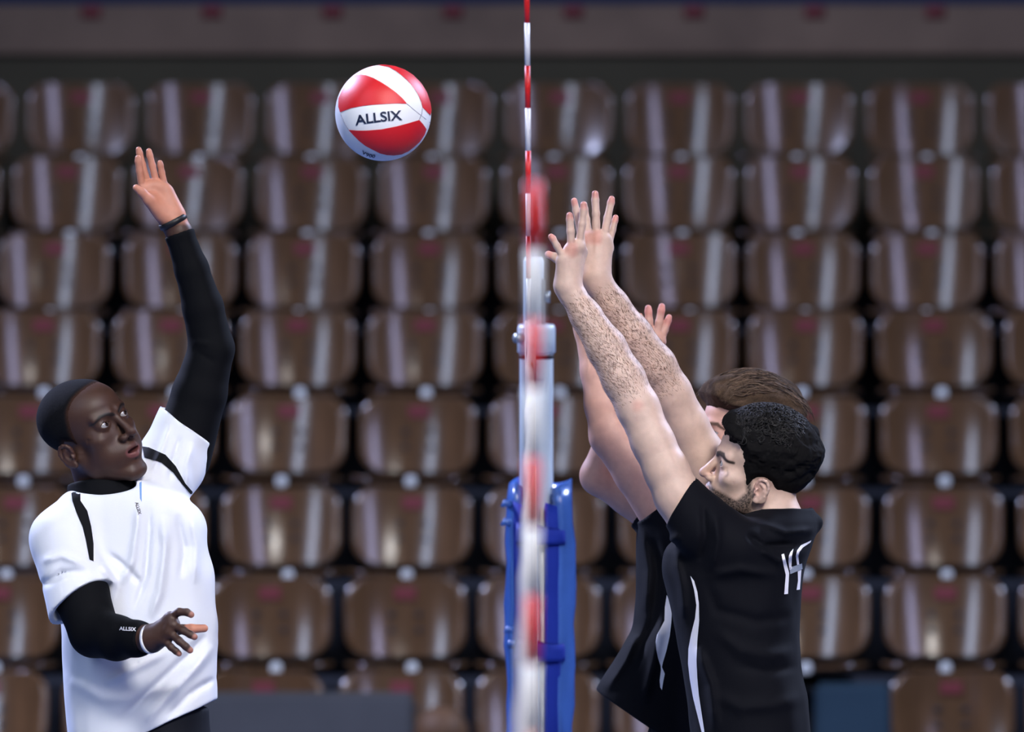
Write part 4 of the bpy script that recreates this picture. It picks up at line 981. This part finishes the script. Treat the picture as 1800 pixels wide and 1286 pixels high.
def brown(v): n = vnoise(hb.loc(v.astype(np.float32)) * np.array((1, .2, .7), np.float32), 7, 21)[:, None]; return np.array((.060, .038, .024)) * (1 + .5 * n)
ho = pb.add('hair', v, qd, 'fuzz', brown(v))
rr = random.Random(5); paths = []
for i in range(1300):
    x = rr.uniform(-72, 72); y = rr.uniform(-50, 98); L_ = rr.uniform(50, 105); pts = []; hgt = rr.uniform(-3, 9); amp = rr.uniform(1, 7); ph = rr.uniform(0, 6)
    for j in range(9):
        yy = y - L_ * j / 8; xx = x * (1 + .1 * j / 8) + amp * math.sin(ph + j * .7)
        nx2 = 1 - (xx / 92) ** 2; e = 1 - ((yy + 10) / 132) ** 2
        if nx2 <= .02 or e <= .02: break
        zz = 26 + 112 * math.sqrt(max(nx2, 0)) ** .8 * math.sqrt(e) + hgt + 2 * math.sin(ph * 2 + j) - (10 if yy > 85 else 0)
        pts.append(hb.out((xx, yy, zz + 1)))
    if len(pts) > 3: paths.append((pts, rr.uniform(.6, 1.2)))
v, qd = strands(paths, .85); sc_ = np.concatenate([np.full((len(p_[0]) * 4, 1), rr.uniform(.5, 2.6)) for p_ in paths]); pb.add('locks', v, qd, 'hair', brown(v) * sc_, ho)['kind'] = 'stuff'
js = [('u', loft([(885, 1190, 1330), (900, 1140, 1340), (930, 1120, 1345), (959, 1118, 1340), (1045, 1118, 1320), (1105, 1112, 1310), (1150, 1086, 1310), (1211, 1046, 1310), (1330, 1040, 1310)], [80, 105, 125, 130, 130, 128, 126, 122, 118]), 1),
      ('u', sleeve([cap((1215, 940, 70), (1150, 882, 50), 60, 46)], plane((1158, 892, 50), (-.6, -.8, 0)), cap((1175, 908, 52), (1130, 845, 42), 36, 47)), 20),
      ('u', sleeve([cap((1215, 945, -80), (1125, 880, -62), 58, 45)], plane((1134, 886, -62), (-.83, -.56, 0)), cap((1158, 902, -62), (1100, 866, -62), 35, 45)), 20)]
js += [('s', cap(hb.px((0, -24, -58)), (1322, 915, 2), 50, 54), 5.), ('i', plane((1098, 1246, 0), (-.56, .83, 0)), 2), ('i', plane((1200, 1325, 0), (0, 1, 0)), 2),
       ('d', folds([([(1125, 920), (1140, 1000), (1135, 1080)], 4, 9), ([(1150, 940), (1158, 1010), (1150, 1090), (1110, 1180)], -5, 9), ([(1120, 1110), (1100, 1160), (1065, 1215)], 5, 9), ([(1165, 1080), (1150, 1160), (1130, 1240)], 5, 10)]), 1)]
v, qd = polygonize(js, (1030, 850, -160), (1350, 1330, 160), 3.4, 8.); jo = pb.add('jersey', v, qd, 'bjersey'); tr = bvh(v, qd)
dv, df = decal(tr, cp([(430, 555), (458, 620), (454, 700), (446, 770), (428, 850), (410, 910), (405, 935), (420, 970), (412, 1010), (405, 1055), (396, 1040), (393, 1005), (400, 950), (398, 928), (384, 885), (375, 840), (372, 800), (378, 765), (400, 725), (418, 690), (420, 620)]), 4, 1.); pb.add('side_panel', dv, df, 'wprint', None, jo)
legwear(pb, bp, bhp, bk, ba, bt, (1140, 1325, 118))
